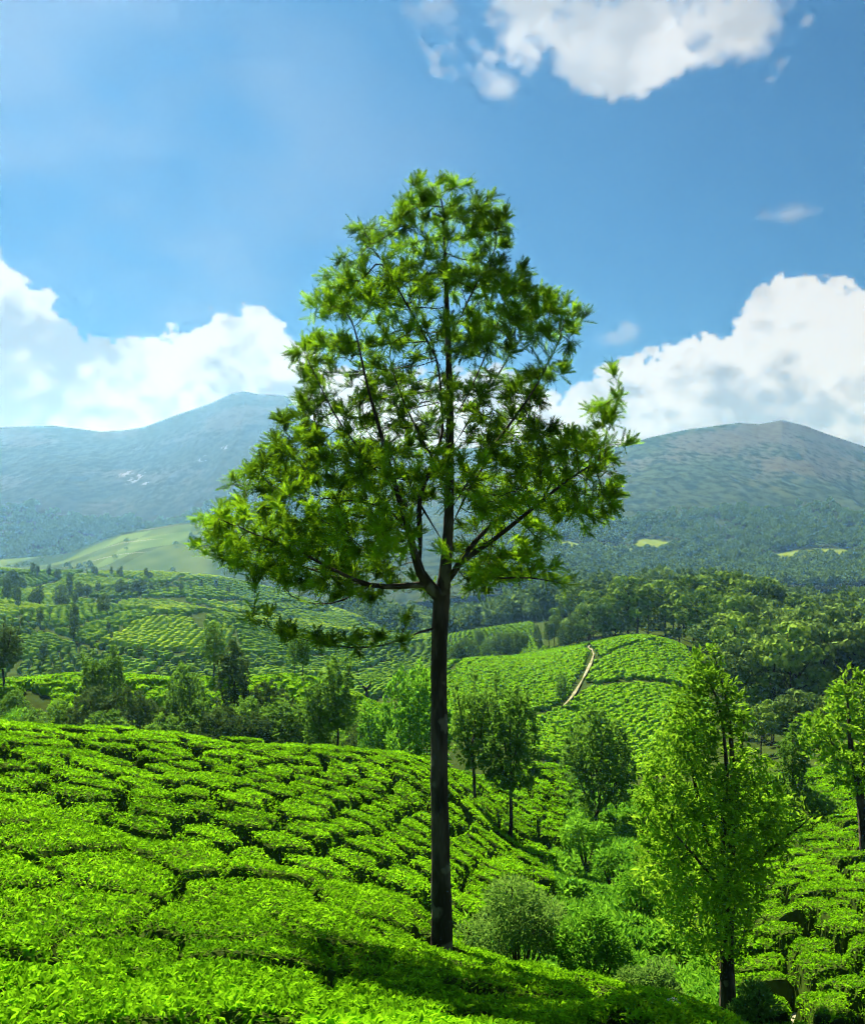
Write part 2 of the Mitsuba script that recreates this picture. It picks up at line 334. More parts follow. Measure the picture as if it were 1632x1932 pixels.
# ------------------------------------------------------------------ mesh helpers
def frames(d, roll, up=(0, 0, 1)):
    """Rotation matrices (n, 3, 3), columns x (along d), y, z, turned about d by roll."""
    d = d / (np.linalg.norm(d, axis=1, keepdims=True) + 1e-9)
    a = np.cross(np.broadcast_to(up, d.shape), d)
    bad = np.linalg.norm(a, axis=1) < 1e-3
    a[bad] = [1, 0, 0]
    a /= np.linalg.norm(a, axis=1, keepdims=True)
    b = np.cross(d, a)
    c, s = np.cos(roll)[:, None], np.sin(roll)[:, None]
    return np.stack([d, a * c + b * s, b * c - a * s], -1)


def scatter(template, pos, R, scale):
    """Copies of a template at pos, as one vertex and triangle array."""
    v, f = template
    n = len(pos)
    sc = np.broadcast_to(np.asarray(scale, float).reshape(n, -1), (n, 3)) if np.ndim(scale) else np.full((n, 3), scale)
    V = np.einsum('nij,nkj->nki', R, v[None] * sc[:, None, :]) + pos[:, None, :]
    Fc = f[None] + (np.arange(n) * len(v))[:, None, None]
    return V.reshape(-1, 3), Fc.reshape(-1, 3)


def join(*ms):
    vs, fs, at = [], [], 0
    for v, f in ms:
        if len(v):
            vs.append(v)
            fs.append(np.asarray(f) + at)
            at += len(v)
    return np.vstack(vs), np.vstack(fs)


# leaves: x along the leaf, folded along the midrib, drooping at the tip
TEA6 = (np.array([[0, 0, 0], [.33, .19, .07], [.33, -.19, .07], [.4, 0, .03], [.72, .15, .03], [.72, -.15, .03], [1, 0, -.13]]),
        np.array([[0, 3, 1], [0, 2, 3], [1, 3, 4], [3, 2, 5], [3, 6, 4], [3, 5, 6]]))
LEAF4 = (np.array([[0, 0, 0], [.45, .17, .06], [.45, -.17, .06], [.5, 0, 0], [1, 0, -.12]]), np.array([[0, 3, 1], [0, 2, 3], [1, 3, 4], [3, 2, 4]]))
LEAF2 = (np.array([[0, 0, 0], [.5, .26, .10], [.5, -.26, .10], [1, 0, -.1]]), np.array([[0, 3, 1], [0, 2, 3]]))


def fern(pairs, droop=0.18):
    """A pinnate leaf: a narrow blade cut into pointed leaflets."""
    v, f = [], []
    for i in range(pairs):
        t = (i + 0.5) / (pairs + 0.3)
        L = 0.25 * math.sin(math.pi * (0.14 + 0.78 * t)) + 0.05
        z = -droop * t * t
        w = 0.50 / pairs
        for s in (-1, 1):
            k = len(v)
            v += [[t - w * .8, 0, z], [t + w * .75, 0, z], [t + L * 0.9, s * L * 0.62, z + .05 - .1 * t]]
            f.append([k, k + 1, k + 2] if s < 0 else [k, k + 2, k + 1])
    k = len(v)
    v += [[.82, .05, -droop * .7], [.82, -.05, -droop * .7], [1.15, 0, -droop * 1.4]]
    f += [[k, k + 1, k + 2]]
    return np.array(v), np.array(f)


FERN = fern(6)
FERN_S = fern(4)


def tube(P, r, sides):
    P = np.asarray(P, float)
    t = np.gradient(P, axis=0)
    t /= np.linalg.norm(t, axis=1, keepdims=True) + 1e-12
    ref = np.array([0.31, 0.95, 0.05]) if abs(t[0][1]) < 0.8 else np.array([1, 0.1, 0])
    a = np.cross(t, ref)
    a /= np.linalg.norm(a, axis=1, keepdims=True) + 1e-12
    b = np.cross(t, a)
    g = np.arange(sides) * 2 * np.pi / sides
    v = P[:, None] + np.asarray(r)[:, None, None] * (np.cos(g)[None, :, None] * a[:, None] + np.sin(g)[None, :, None] * b[:, None])
    m = len(P)
    i, j = np.meshgrid(np.arange(m - 1), np.arange(sides), indexing='ij')
    q = np.stack([i * sides + j, i * sides + (j + 1) % sides, (i + 1) * sides + (j + 1) % sides, (i + 1) * sides + j], -1).reshape(-1, 4)
    return v.reshape(-1, 3), np.vstack([q[:, [0, 1, 2]], q[:, [0, 2, 3]]])


# ------------------------------------------------------------------ tea
TRUNK = ((832 - CX) / F * 11.0, 11.0)
GULLY = np.array([[3.2, 11.5], [2.6, 14.5], [3.6, 20], [5.4, 26], [6.0, 34], [8.4, 46], [12.5, 60]])
GW = np.array([1.3, 2.7, 2.4, 2.0, 1.6, 1.8, 2.4])


def in_gully(x, y):
    gx = np.interp(y, GULLY[:, 1], GULLY[:, 0])
    gw = np.interp(y, GULLY[:, 1], GW)
    return (np.abs(x - gx) < gw) & (y > 12.0) & (y < 61)


def clearing(x, y):
    """Places where no bush grows: the gully, the foot of the tall tree, bare dirt patches."""
    out = in_gully(x, y) | (np.hypot(x - TRUNK[0], y - TRUNK[1]) < 0.35)
    for cx, cy, r in ((8.6, 21.5, 0.55), (6.7, 17.6, 0.5), (6.9, 14.6, 0.8), (7.6, 16.2, .35), (1.1, 33, .8)):
        out |= np.hypot(x - cx, y - cy) < r
    return out


class Rows:
    """Bush centres in wavering rows, each bush irregular: nearest-centre cells with narrow lanes between them."""

    def __init__(self, x0, x1, y0, y1, a, b, turn, jitter, seed):
        rng = np.random.default_rng(seed)
        cx, cy = (x0 + x1) / 2, (y0 + y1) / 2
        R = math.hypot(x1 - x0, y1 - y0) / 2
        s, t = np.meshgrid(np.arange(-R, R, a), np.arange(-R, R, b), indexing='ij')
        s = s + (np.arange(s.shape[1]) % 2)[None] * a * 0.5
        s, t = s.ravel(), t.ravel()
        s = s + rng.normal(0, jitter * a, s.shape)
        t = t + rng.normal(0, jitter * b, t.shape)
        w = 2.5 * (meshkit.fbm(np.stack([s / 14, t / 14, s * 0], -1), 2, seed) - 0.5)
        t = t + w
        c, sn = math.cos(turn), math.sin(turn)
        x, y = cx + s * c - t * sn, cy + s * sn + t * c
        k = (x > x0) & (x < x1) & (y > y0) & (y < y1)
        self.c = np.stack([x[k], y[k]], 1)
        self.tree = cKDTree(self.c)
        n = len(self.c)
        self.lift = rng.normal(0, 0.045, n)
        self.gap = rng.uniform(0.03, 0.10, n)
        self.gone = rng.random(n) < 0.018

    def look(self, x, y):
        """(cell, 0..1 height profile) of points."""
        q = np.stack([x + 0.10 * (meshkit.noise(np.stack([x * 3, y * 3, x * 0], -1), 2) - .5), y + 0.10 * (meshkit.noise(np.stack([x * 3, y * 3, x * 0], -1), 7) - .5)], 1)
        d, i = self.tree.query(q, k=2)
        c1, c2 = self.c[i[:, 0]], self.c[i[:, 1]]
        b = (d[:, 1] ** 2 - d[:, 0] ** 2) / (2 * np.linalg.norm(c1 - c2, axis=1) + 1e-9)
        wide = 0.07 * (meshkit.noise(np.stack([x * .35, y * .35, x * 0], -1), 11) - 0.35) + np.clip((y - 13) / 60, -0.06, 0.06)
        near_in = np.clip((14.5 - y) / 2.0, 0, 1)
        g = np.maximum(self.gap[i[:, 0]] * 0.6 + wide - 0.03 * near_in, 0.0)
        prof = np.clip((b - g) / 0.13, 0, 1)
        prof[self.gone[i[:, 0]]] = 0
        prof[clearing(x, y)] = 0
        return i[:, 0], np.sqrt(prof * (2 - prof))

    def top(self, x, y, cell, prof):
        p = np.stack([x * 1.7, y * 1.7, x * 0], -1)
        return tops(x, y) + self.lift[cell] + 0.11 * (meshkit.noise(p, 3) - 0.5) - (1 - prof) * (0.62 - 0.34 * np.clip((14.0 - y) / 2.5, 0, 1) * (meshkit.noise(np.stack([x * .5, y * .5, x * 0], -1), 23) < 0.62))


near = Rows(-36, 46, 2.0, 64, 1.32, 1.08, 0.35, 0.17, 41)


def leaf_band(rows, rng, x_of, y0, y1, density, size, template, tilt=0.75, sink=0.05):
    """Leaves over the plucked tops between two distances. x_of(y): half width of the strip."""
    hw = max(x_of(y0), x_of(y1))
    n = int((y1 - y0) * 2 * hw * density)
    x, y = rng.uniform(-hw, hw, n), rng.uniform(y0, y1, n)
    k = np.abs(x) < x_of(y)
    x, y = x[k], y[k]
    cell, prof = rows.look(x, y)
    k = prof > 0.02
    x, y, cell, prof = x[k], y[k], cell[k], prof[k]
    low = np.zeros(len(x))
    side = np.nonzero(prof < 0.97)[0]
    if y0 > 11 and len(side):                      # the flanks of a bush are leafy too
        side = np.repeat(side[(x[side] > 2.5) | (rng.random(len(side)) < .45)], 1)
        x, y = np.concatenate([x, x[side]]), np.concatenate([y, y[side]])
        cell, prof = np.concatenate([cell, cell[side]]), np.concatenate([prof, prof[side]])
        low = np.concatenate([low, rng.random(len(side)) * 0.5])
    n = len(x)
    z = np.maximum(rows.top(x, y, cell, np.where(low > 0, np.maximum(prof, .9), prof)) - sink * rng.random(n) - low, ground(x, y) + .08)
    phi = rng.uniform(0, 2 * np.pi, n)
    el = np.clip(rng.normal(0.52, 0.40, n), -0.4, 1.35) * tilt / 0.75
    d = np.stack([np.cos(phi) * np.cos(el), np.sin(phi) * np.cos(el), np.sin(el)], 1)
    s = size * rng.uniform(0.6, 1.25, n) * np.where(rng.random(n) < 0.06, 1.25, 1.0)
    V, Fc = scatter(template, np.stack([x, y, z], 1) - d * s[:, None] * 0.35, frames(d, rng.normal(0, 0.7, n)), s)
    return V, Fc, np.repeat(cell, len(template[1])), np.repeat(np.arange(n), len(template[0]))


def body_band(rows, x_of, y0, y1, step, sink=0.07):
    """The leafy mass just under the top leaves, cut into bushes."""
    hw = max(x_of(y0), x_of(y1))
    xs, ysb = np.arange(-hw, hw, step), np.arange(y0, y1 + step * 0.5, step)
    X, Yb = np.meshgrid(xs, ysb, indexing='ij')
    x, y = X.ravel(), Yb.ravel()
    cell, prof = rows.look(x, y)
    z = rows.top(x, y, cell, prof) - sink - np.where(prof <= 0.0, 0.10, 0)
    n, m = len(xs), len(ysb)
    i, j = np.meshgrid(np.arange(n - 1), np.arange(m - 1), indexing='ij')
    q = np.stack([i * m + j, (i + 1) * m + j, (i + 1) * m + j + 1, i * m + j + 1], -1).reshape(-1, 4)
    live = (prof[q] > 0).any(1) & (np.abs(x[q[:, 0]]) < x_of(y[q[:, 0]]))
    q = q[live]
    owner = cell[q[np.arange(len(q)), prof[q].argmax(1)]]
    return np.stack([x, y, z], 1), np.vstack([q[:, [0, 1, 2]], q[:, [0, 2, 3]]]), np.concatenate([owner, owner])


def strip(y):
    return 0.53 * (np.asarray(y, float) + 2.5) + 0.5


_rng = np.random.default_rng(7)
V, Fc, own = [], [], []
at = 0
for y0, y1, dens, size, tmpl in ((3.2, 7.5, 1900, .069, TEA6), (7.5, 11, 1500, .068, LEAF4), (11, 16.5, 1100, .068, LEAF4), (16.5, 26, 560, .080, LEAF2), (26, 40, 300, .105, LEAF2), (40, 62, 140, .16, LEAF2)):
    v, f, o, _ = leaf_band(near, _rng, strip, y0, y1, dens, size, tmpl)
    V.append(v); Fc.append(f + at); own.append(o); at += len(v)
NL = sum(len(o) for o in own)
for y0, y1, step in ((3.2, 16, .085), (16, 30, .14), (30, 62, .24)):
    v, f, o = body_band(near, strip, y0, y1, step)
    V.append(v); Fc.append(f + at); own.append(o); at += len(v)
V, Fc, own = np.vstack(V), np.vstack(Fc), np.concatenate(own)
is_body = np.concatenate([np.zeros(NL, bool), np.ones(len(own) - NL, bool)])
order = np.argsort(own, kind='stable')
Fc, own, is_body = Fc[order], own[order], is_body[order]
cells, first, count = np.unique(own, return_index=True, return_counts=True)
cc = near.c[cells]
zz = tops(cc[:, 0], cc[:, 1])
vis = (np.abs(cc[:, 0]) < 0.475 * cc[:, 1] + .3) & (-zz / cc[:, 1] * F + HZ < 1990) & (count > 30) & ~((cc[:, 1] > 12.3) & (cc[:, 1] < 15.2) & (cc[:, 0] < 0.5))
rank = np.argsort(np.where(vis, cc[:, 1], 1e6), kind='stable')[:300]
single = set(rank[vis[rank]].tolist())


def cut(faces):
    idx, inv = np.unique(faces.ravel(), return_inverse=True)
    return V[idx], inv.reshape(-1, 3)


k, rest, rest_body = 0, [], []
for c in range(len(cells)):
    fs = Fc[first[c]:first[c] + count[c]]
    bo = is_body[first[c]:first[c] + count[c]]
    if c not in single:
        rest.append(fs[~bo])
        rest_body.append(fs[bo])
        continue
    key = 'tea_bush' + (f'_{k:03d}' if k else '')
    k += 1
    if (~bo).any():
        scene[key + '__leaves'] = ply(cut(fs[~bo]), 'tea_leaf', smooth=False)
    if bo.any():
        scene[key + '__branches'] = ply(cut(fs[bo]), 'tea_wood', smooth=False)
    labels[key] = {'label': 'flat plucked tea bush with bright green leaves on the near slopes', 'category': 'tea bush', 'group': 'tea bushes on the near slopes'}
scene['tea_plantation__leaves'] = ply(cut(np.vstack(rest)), 'tea_leaf', smooth=False)
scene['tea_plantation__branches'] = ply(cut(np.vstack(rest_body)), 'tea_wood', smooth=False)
labels['tea_plantation'] = {'label': 'carpet of smaller tea bushes covering the middle slopes and the right-hand slope', 'category': 'tea plantation', 'kind': 'stuff'}

# ------------------------------------------------------------------ farther tea: domed bushes row by row
def dome(seed, sides=8):
    """A low clipped bush: rounded block with an uneven rim, about 1 x 1 m, 0.8 high."""
    rng = np.random.default_rng(seed)
    g = np.arange(sides) * 2 * np.pi / sides
    sq = 1 / np.maximum(np.abs(np.cos(g)), np.abs(np.sin(g))) ** 0.55
    r = 0.5 * sq * rng.uniform(0.88, 1.08, sides)
    v = [np.stack([np.cos(g) * r * k, np.sin(g) * r * k, h + rng.normal(0, 0.025, sides)], 1) for k, h in ((0.90, 0.05), (1.0, 0.50), (0.72, 0.74))]
    v = np.vstack(v + [[[0, 0, 0.80]]])
    f = []
    for a in range(2):
        for i in range(sides):
            j = (i + 1) % sides
            f += [[a * sides + i, a * sides + j, (a + 1) * sides + j], [a * sides + i, (a + 1) * sides + j, (a + 1) * sides + i]]
    f += [[2 * sides + i, 2 * sides + (i + 1) % sides, 3 * sides] for i in range(sides)]
    return v, np.array(f)


DOMES = [dome(s) for s in range(5)]
DOMES_S = [dome(s, 6) for s in range(5)]


def polyline_distance(x, y, line):
    d = np.full(x.shape, 1e9)
    for (ax, ay), (bx, by) in zip(line[:-1], line[1:]):
        t = np.clip(((x - ax) * (bx - ax) + (y - ay) * (by - ay)) / ((bx - ax) ** 2 + (by - ay) ** 2), 0, 1)
        d = np.minimum(d, np.hypot(x - ax - t * (bx - ax), y - ay - t * (by - ay)))
    return d


def spot(px, Y):
    """World x, y on the bearing of photograph column px at distance Y."""
    return ((px - CX) / F * Y, Y)


def tea_domes(keep, x0, x1, y0, y1, a, b, turn, seed, lanes=(), domes=DOMES, jitter=0.10, wave=3.0, h=1.0):
    rng = np.random.default_rng(seed)
    cx, cy = (x0 + x1) / 2, (y0 + y1) / 2
    R = math.hypot(x1 - x0, y1 - y0) / 2
    s, t = np.meshgrid(np.arange(-R, R, a), np.arange(-R, R, b), indexing='ij')
    s = (s + (np.arange(s.shape[1]) % 2)[None] * a * 0.5).ravel()
    t = t.ravel()
    s, t = s + rng.normal(0, jitter * a, s.shape), t + rng.normal(0, jitter * b, s.shape)
    t = t + wave * (meshkit.fbm(np.stack([s / 30, t / 30, s * 0], -1), 2, seed) - 0.5) * 2
    c, sn = math.cos(turn), math.sin(turn)
    x, y = cx + s * c - t * sn, cy + s * sn + t * c
    k = (x > x0) & (x < x1) & (y > y0) & (y < y1)
    x, y = x[k], y[k]
    k = keep(x, y) & (np.abs(x) < 0.56 * y + 6) & (rng.random(len(x)) > 0.02)
    for line, w in lanes:
        k &= polyline_distance(x, y, line) > w
    x, y = x[k], y[k]
    e = 0.5
    gx, gy = (tops(x + e, y) - tops(x - e, y)) / (2 * e), (tops(x, y + e) - tops(x, y - e)) / (2 * e)
    z = ground(x, y) + rng.normal(0, 0.05, len(x))
    th = turn + rng.integers(0, 4, len(x)) * np.pi / 2 + rng.normal(0, 0.15, len(x))
    A = np.zeros((len(x), 3, 3))
    A[:, 0, 0], A[:, 0, 1], A[:, 1, 0], A[:, 1, 1], A[:, 2, 2] = np.cos(th), -np.sin(th), np.sin(th), np.cos(th), 1
    Sh = np.tile(np.eye(3), (len(x), 1, 1))
    Sh[:, 2, 0], Sh[:, 2, 1] = gx, gy
    sw = np.stack([a * rng.uniform(0.70, .88, len(x)), b * rng.uniform(0.62, .78, len(x)), h * rng.uniform(0.88, 1.1, len(x))], 1)
    turned = (np.round((th - turn) / (np.pi / 2)).astype(int) % 2) == 1
    sw[turned, 0], sw[turned, 1] = sw[turned, 1], sw[turned, 0].copy()
    which = rng.integers(0, len(domes), len(x))
    parts = [scatter(domes[i], np.stack([x, y, z], 1)[which == i], (Sh @ A)[which == i], sw[which == i]) for i in range(len(domes))]
    return join(*parts), np.stack([x, y], 1)


def dome_leaves(c, rng, per, size, h=0.78, spread=0.55):
    """A few leaf sprigs on each dome."""
    n = len(c) * per
    q = np.repeat(c, per, 0) + rng.uniform(-spread, spread, (n, 2))
    z = ground(q[:, 0], q[:, 1]) + h * rng.uniform(0.75, 1.03, n)
    phi, el = rng.uniform(0, 2 * np.pi, n), rng.uniform(0.0, 1.2, n)
    d = np.stack([np.cos(phi) * np.cos(el), np.sin(phi) * np.cos(el), np.sin(el)], 1)
    return scatter(LEAF2, np.stack([q[:, 0], q[:, 1], z], 1) - d * size * 0.4, frames(d, rng.normal(0, .6, n)), size * rng.uniform(0.6, 1.2, n))


# the shrubby bank at 62 to 95 m
def on_bank(x, y):
    return (x < -0.062 * y + 2.0)


bank_lane = [(np.array([spot(*p) for p in ((250, 75), (400, 79), (520, 81))]), .7), (np.array([spot(*p) for p in ((72, 66), (70, 69), (66, 72))]), .9)]
m1, c1 = tea_domes(on_bank, -56, 0, 61, 97, 1.35, 1.15, 0.5, 3, bank_lane, jitter=0.16, wave=1.5, h=1.15)
bl = dome_leaves(c1, np.random.default_rng(5), 46, 0.24, 0.90, 0.50)
scene['tea_bank__leaves'] = ply(bl, 'tea_leaf', smooth=False)
scene['tea_bank__branches'] = ply(m1, 'tea_top', smooth=False)
labels['tea_bank'] = {'label': 'rounded tea bushes packed on the shaded bank beyond the near slope', 'category': 'tea plantation', 'kind': 'stuff'}

# the knoll with the dirt path at 85 to 290 m
PATH = np.array([spot(*p) for p in ((1062, 121), (1076, 126), (1088, 132), (1103, 141), (1115, 151), (1120, 159), (1117, 166), (1111, 172), (1110, 178), (1113, 184))])
DRAIN = np.array([spot(*p) for p in ((1096, 134), (1140, 133), (1190, 134), (1240, 135), (1285, 135), (1330, 134))])
DRAIN2 = np.array([spot(*p) for p in ((1128, 152), (1165, 159), (1205, 164), (1250, 171))])
DRAIN3 = np.array([spot(*p) for p in ((1062, 121), (1030, 116), (1005, 110), (985, 104))])
DRAIN4 = np.array([spot(*p) for p in ((850, 150), (880, 178), (960, 205), (1010, 205))])


def on_knoll(x, y):
    px = CX + F * x / y
    edge = np.interp(y, [80, 100, 125, 150, 165, 185, 200, 240, 300], [1260, 1330, 1345, 1320, 1300, 1290, 1060, 1010, 1005])
    return (px < edge) & (px > 800)


m2, c2 = tea_domes(on_knoll, -4, 66, 84, 200, 1.30, 1.12, 0.9, 17, [(PATH, 0.85), (DRAIN, 1.7), (DRAIN2, .6), (DRAIN3, .8), (DRAIN4, .8)], jitter=0.13)
m2b, c2b = tea_domes(on_knoll, -10, 40, 200, 300, 1.6, 1.4, 0.5, 18, [(DRAIN4, .8)], domes=DOMES_S)
kl = dome_leaves(c2, np.random.default_rng(6), 14, 0.34)
scene['tea_knoll__leaves'] = ply(kl, 'tea_leaf', smooth=False)
scene['tea_knoll__branches'] = ply(m2, 'tea_top', smooth=True)
labels['tea_knoll'] = {'label': 'rows of tea bushes on the knoll crossed by a dirt path', 'category': 'tea plantation', 'kind': 'stuff'}
scene['tea_meadow'] = ply(m2b, 'tea_top', smooth=True)
labels['tea_meadow'] = {'label': 'distant tea beds in the valley behind the knoll', 'category': 'tea plantation', 'kind': 'stuff'}


def ribbon(line, w, lift, steps=60):
    t = np.linspace(0, 1, len(line))
    q = np.linspace(0, 1, steps)
    x, y = np.interp(q, t, line[:, 0]), np.interp(q, t, line[:, 1])
    dx, dy = np.gradient(x), np.gradient(y)
    n = np.hypot(dx, dy)
    nx, ny = -dy / n, dx / n
    w = w * (1 + 1.3 * (meshkit.noise(np.stack([q * 17, q * 0, q * 0], -1), 4) - .5))
    rows = [np.stack([x + nx * w * s, y + ny * w * s, ground(x + nx * w * s, y + ny * w * s) + lift], 1) for s in (-1, -.3, .3, 1)]
    v = np.stack(rows, 1).reshape(-1, 3)
    i, j = np.meshgrid(np.arange(steps - 1), np.arange(3), indexing='ij')
    q = np.stack([i * 4 + j, i * 4 + j + 1, i * 4 + j + 5, i * 4 + j + 4], -1).reshape(-1, 4)
    return v, np.vstack([q[:, [0, 1, 2]], q[:, [0, 2, 3]]])


structure('path', ribbon(PATH, 0.17, 0.28), 'path_dirt', 'pale dirt path climbing the tea knoll')
for i, (cx, cy, r) in enumerate(((8.6, 21.5, 0.6), (6.7, 17.6, 0.55), (6.9, 14.6, 0.85))):
    g = np.arange(14) * 2 * np.pi / 14
    rr = r * (0.85 + 0.3 * np.random.default_rng(i).random(14))
    ring = np.stack([cx + rr * np.cos(g), cy + rr * np.sin(g)], 1)
    c = np.vstack([[[cx, cy]], ring])
    vv = np.column_stack([c, ground(c[:, 0], c[:, 1]) + 0.10])
    structure('bare_earth' + (f'_{i:03d}' if i else ''), (vv, np.array([[0, 1 + k, 1 + (k + 1) % 14] for k in range(14)])), 'path_dirt', 'patch of bare sandy earth between tea bushes')

# the far hills on the left, 140 to 520 m
GL = [np.array([spot(*p) for p in q]) for q in (
    ((-60, 236), (60, 226), (110, 222), (200, 252), (280, 268)),
    ((80, 222), (130, 205), (200, 188), (300, 178)),
    ((-40, 300), (120, 292), (260, 280), (400, 268), (520, 262)),
    ((-40, 330), (150, 328), (300, 320), (450, 330), (560, 340)),
    ((120, 372), (230, 352), (330, 345), (470, 330)),
    ((330, 175), (450, 188), (560, 205), (620, 226)),
    ((400, 268), (370, 238), (390, 222)), ((0, 410), (180, 398), (330, 392)))]


def on_far_hills(x, y):
    return CX + F * x / y < 830


PLOTS = np.random.default_rng(61)
PLOT_C = np.stack([PLOTS.uniform(-290, 30, 90), np.exp(PLOTS.uniform(math.log(135), math.log(510), 90))], 1)
PLOT_K = PLOTS.choice(3, 90, p=[.45, .22, .33])


def plot_of(x, y):
    """(plot, distance to its edge in metres): plots of one age, with picking paths between them."""
    w = 14 * (meshkit.fbm(np.stack([x / 40, y / 40, x * 0], -1), 2, 31) - .5)
    q = np.stack([(x + w), (y + w) * .62], -1)
    t = cKDTree(PLOT_C * [1, .62])
    d, i = t.query(q, k=2)
    c1, c2 = t.data[i[..., 0]], t.data[i[..., 1]]
    return i[..., 0], (d[..., 1] ** 2 - d[..., 0] ** 2) / (2 * np.linalg.norm(c1 - c2, axis=-1) + 1e-9)


fields = {0: [], 1: [], 2: []}
for kind in (0, 1, 2):
    def mine(x, y, lo, hi, edge):
        i, e = plot_of(x, y)
        return on_far_hills(x, y) & (PLOT_K[i] == kind) & (e > edge) & (y >= lo) & (y < hi)
    fields[kind] = [tea_domes(lambda x, y: mine(x, y, 140, 240, .9), -130, 5, 140, 240, 2.0, 1.8, 0.25 + .35 * kind, 23, [(l, 1.6) for l in GL], domes=DOMES_S, h=1.7, jitter=0.09, wave=5)[0],
                    tea_domes(lambda x, y: mine(x, y, 240, 345, 1.3), -170, 5, 240, 345, 2.6, 2.2, -0.15 + .35 * kind, 24, [(l, 2.4) for l in GL], domes=DOMES_S, h=1.9, jitter=0.06, wave=6)[0],
                    tea_domes(lambda x, y: mine(x, y, 345, 500, 1.8), -270, 5, 345, 500, 3.4, 2.8, 0.2 + .3 * kind, 25, [(l, 3.0) for l in GL], domes=DOMES_S, h=2.1, jitter=0.06, wave=6)[0]]
for kind, key, mat, label in ((0, 'tea_hills', 'tea_top_far', 'mid-green plots of tea over the far rolling hills on the left'), (1, 'tea_hills_001', 'tea_top_bright', 'bright young plots of tea over the far rolling hills on the left'),
                              (2, 'tea_hills_002', 'tea_top_old', 'darker old plots of tea over the far rolling hills on the left')):
    scene[key] = ply(join(*fields[kind]), mat, smooth=True)
    labels[key] = {'label': label, 'category': 'tea plantation', 'kind': 'stuff'}
print('dome bushes', len(c1), len(c2), len(c2b))

# ------------------------------------------------------------------ trees
def colonize(attract, nodes, parent, step, reach, kill, rng, rounds=140, pull=(0, 0, 0.05)):
    """Grow branches from the given skeleton towards the points of a crown."""
    nodes, parent = [np.asarray(n, float) for n in nodes], list(parent)
    A = np.asarray(attract, float)
    for _ in range(rounds):
        if not len(A):
            break
        N = np.array(nodes)
        d, i = cKDTree(N).query(A)
        A, d, i = A[d > kill], d[d > kill], i[d > kill]
        k = d < reach
        if not k.any():
            reach *= 1.5
            if reach > 40 * step:
                break
            continue
        w = (A[k] - N[i[k]]) / d[k][:, None]
        ids, inv = np.unique(i[k], return_inverse=True)
        D = np.zeros((len(ids), 3))
        np.add.at(D, inv, w)
        D = D / (np.linalg.norm(D, axis=1, keepdims=True) + 1e-9) + rng.normal(0, 0.16, D.shape) + np.array(pull)
        D /= np.linalg.norm(D, axis=1, keepdims=True) + 1e-9
        new = N[ids] + step * D
        fresh = cKDTree(N).query(new)[0] > 0.5 * step
        if not fresh.any():
            A = A[~k]
            continue
        for a, dd in zip(ids[fresh], D[fresh]):
            nodes.append(N[a] + step * dd)
            parent.append(int(a))
    return np.array(nodes), np.array(parent)


def radii(nodes, parent, tip, power=2.3, fixed=None):
    n = len(nodes)
    r = np.zeros(n)
    kids = np.zeros(n, int)
    for i in range(1, n):
        kids[parent[i]] += 1
    for i in range(n - 1, -1, -1):
        r[i] = (r[i] if kids[i] else tip ** power)
        if parent[i] >= 0:
            r[parent[i]] += r[i]
    r = r ** (1 / power)
    if fixed is not None:
        m = len(fixed)
        r[:m] = np.where(np.array(fixed) > 0, np.array(fixed), r[:m])
    return r, kids


def branch_mesh(nodes, parent, r, rmin_sides=0.02, cap=None, max_sides=9):
    """Tubes along each chain, the thickest child continuing its parent's chain."""
    n = len(nodes)
    kids = [[] for _ in range(n)]
    for i in range(1, n):
        kids[parent[i]].append(i)
    out = []
    stack = [(0, None)]
    while stack:
        s, frm = stack.pop()
        chain = [] if frm is None else [frm]
        cur = s
        while True:
            chain.append(cur)
            ch = kids[cur]
            if not ch:
                break
            best = max(ch, key=lambda c: r[c])
            for c in ch:
                if c != best:
                    stack.append((c, cur))
            cur = best
        if len(chain) < 2:
            continue
        P = nodes[chain]
        rr = r[chain].copy()
        if frm is not None:
            rr[0] = min(rr[0], rr[1] * 1.25)
        if len(P) > 3:
            P = P.copy()
            P[1:-1] = 0.5 * P[1:-1] + 0.25 * (P[:-2] + P[2:])
        sides = int(np.clip(3 + rr.max() / rmin_sides * 2, 3, max_sides))
        rr[-1] *= 0.5
        out.append(tube(P, rr, sides))
    return join(*out)


def skeleton(lines):
    """Several polylines [(x, y, z, radius or 0), ...]; each later line starts at the nearest earlier node."""
    nodes, parent, fixed = [], [], []
    for L in lines:
        L = np.array(L, float)
        seg = []
        for a, b in zip(L[:-1], L[1:]):
            m = max(1, int(np.linalg.norm(b[:3] - a[:3]) / SK_STEP))
            seg += [a + (b - a) * t / m for t in range(m)]
        seg.append(L[-1])
        prev = -1
        for k, q in enumerate(seg):
            if k == 0 and nodes:
                prev = int(np.argmin(np.linalg.norm(np.array(nodes) - q[:3], axis=1)))
                continue
            nodes.append(q[:3])
            parent.append(prev if prev >= 0 or nodes[1:] else -1)
            fixed.append(q[3])
            prev = len(nodes) - 1
    parent[0] = -1
    return nodes, parent, fixed


SK_STEP = 0.16


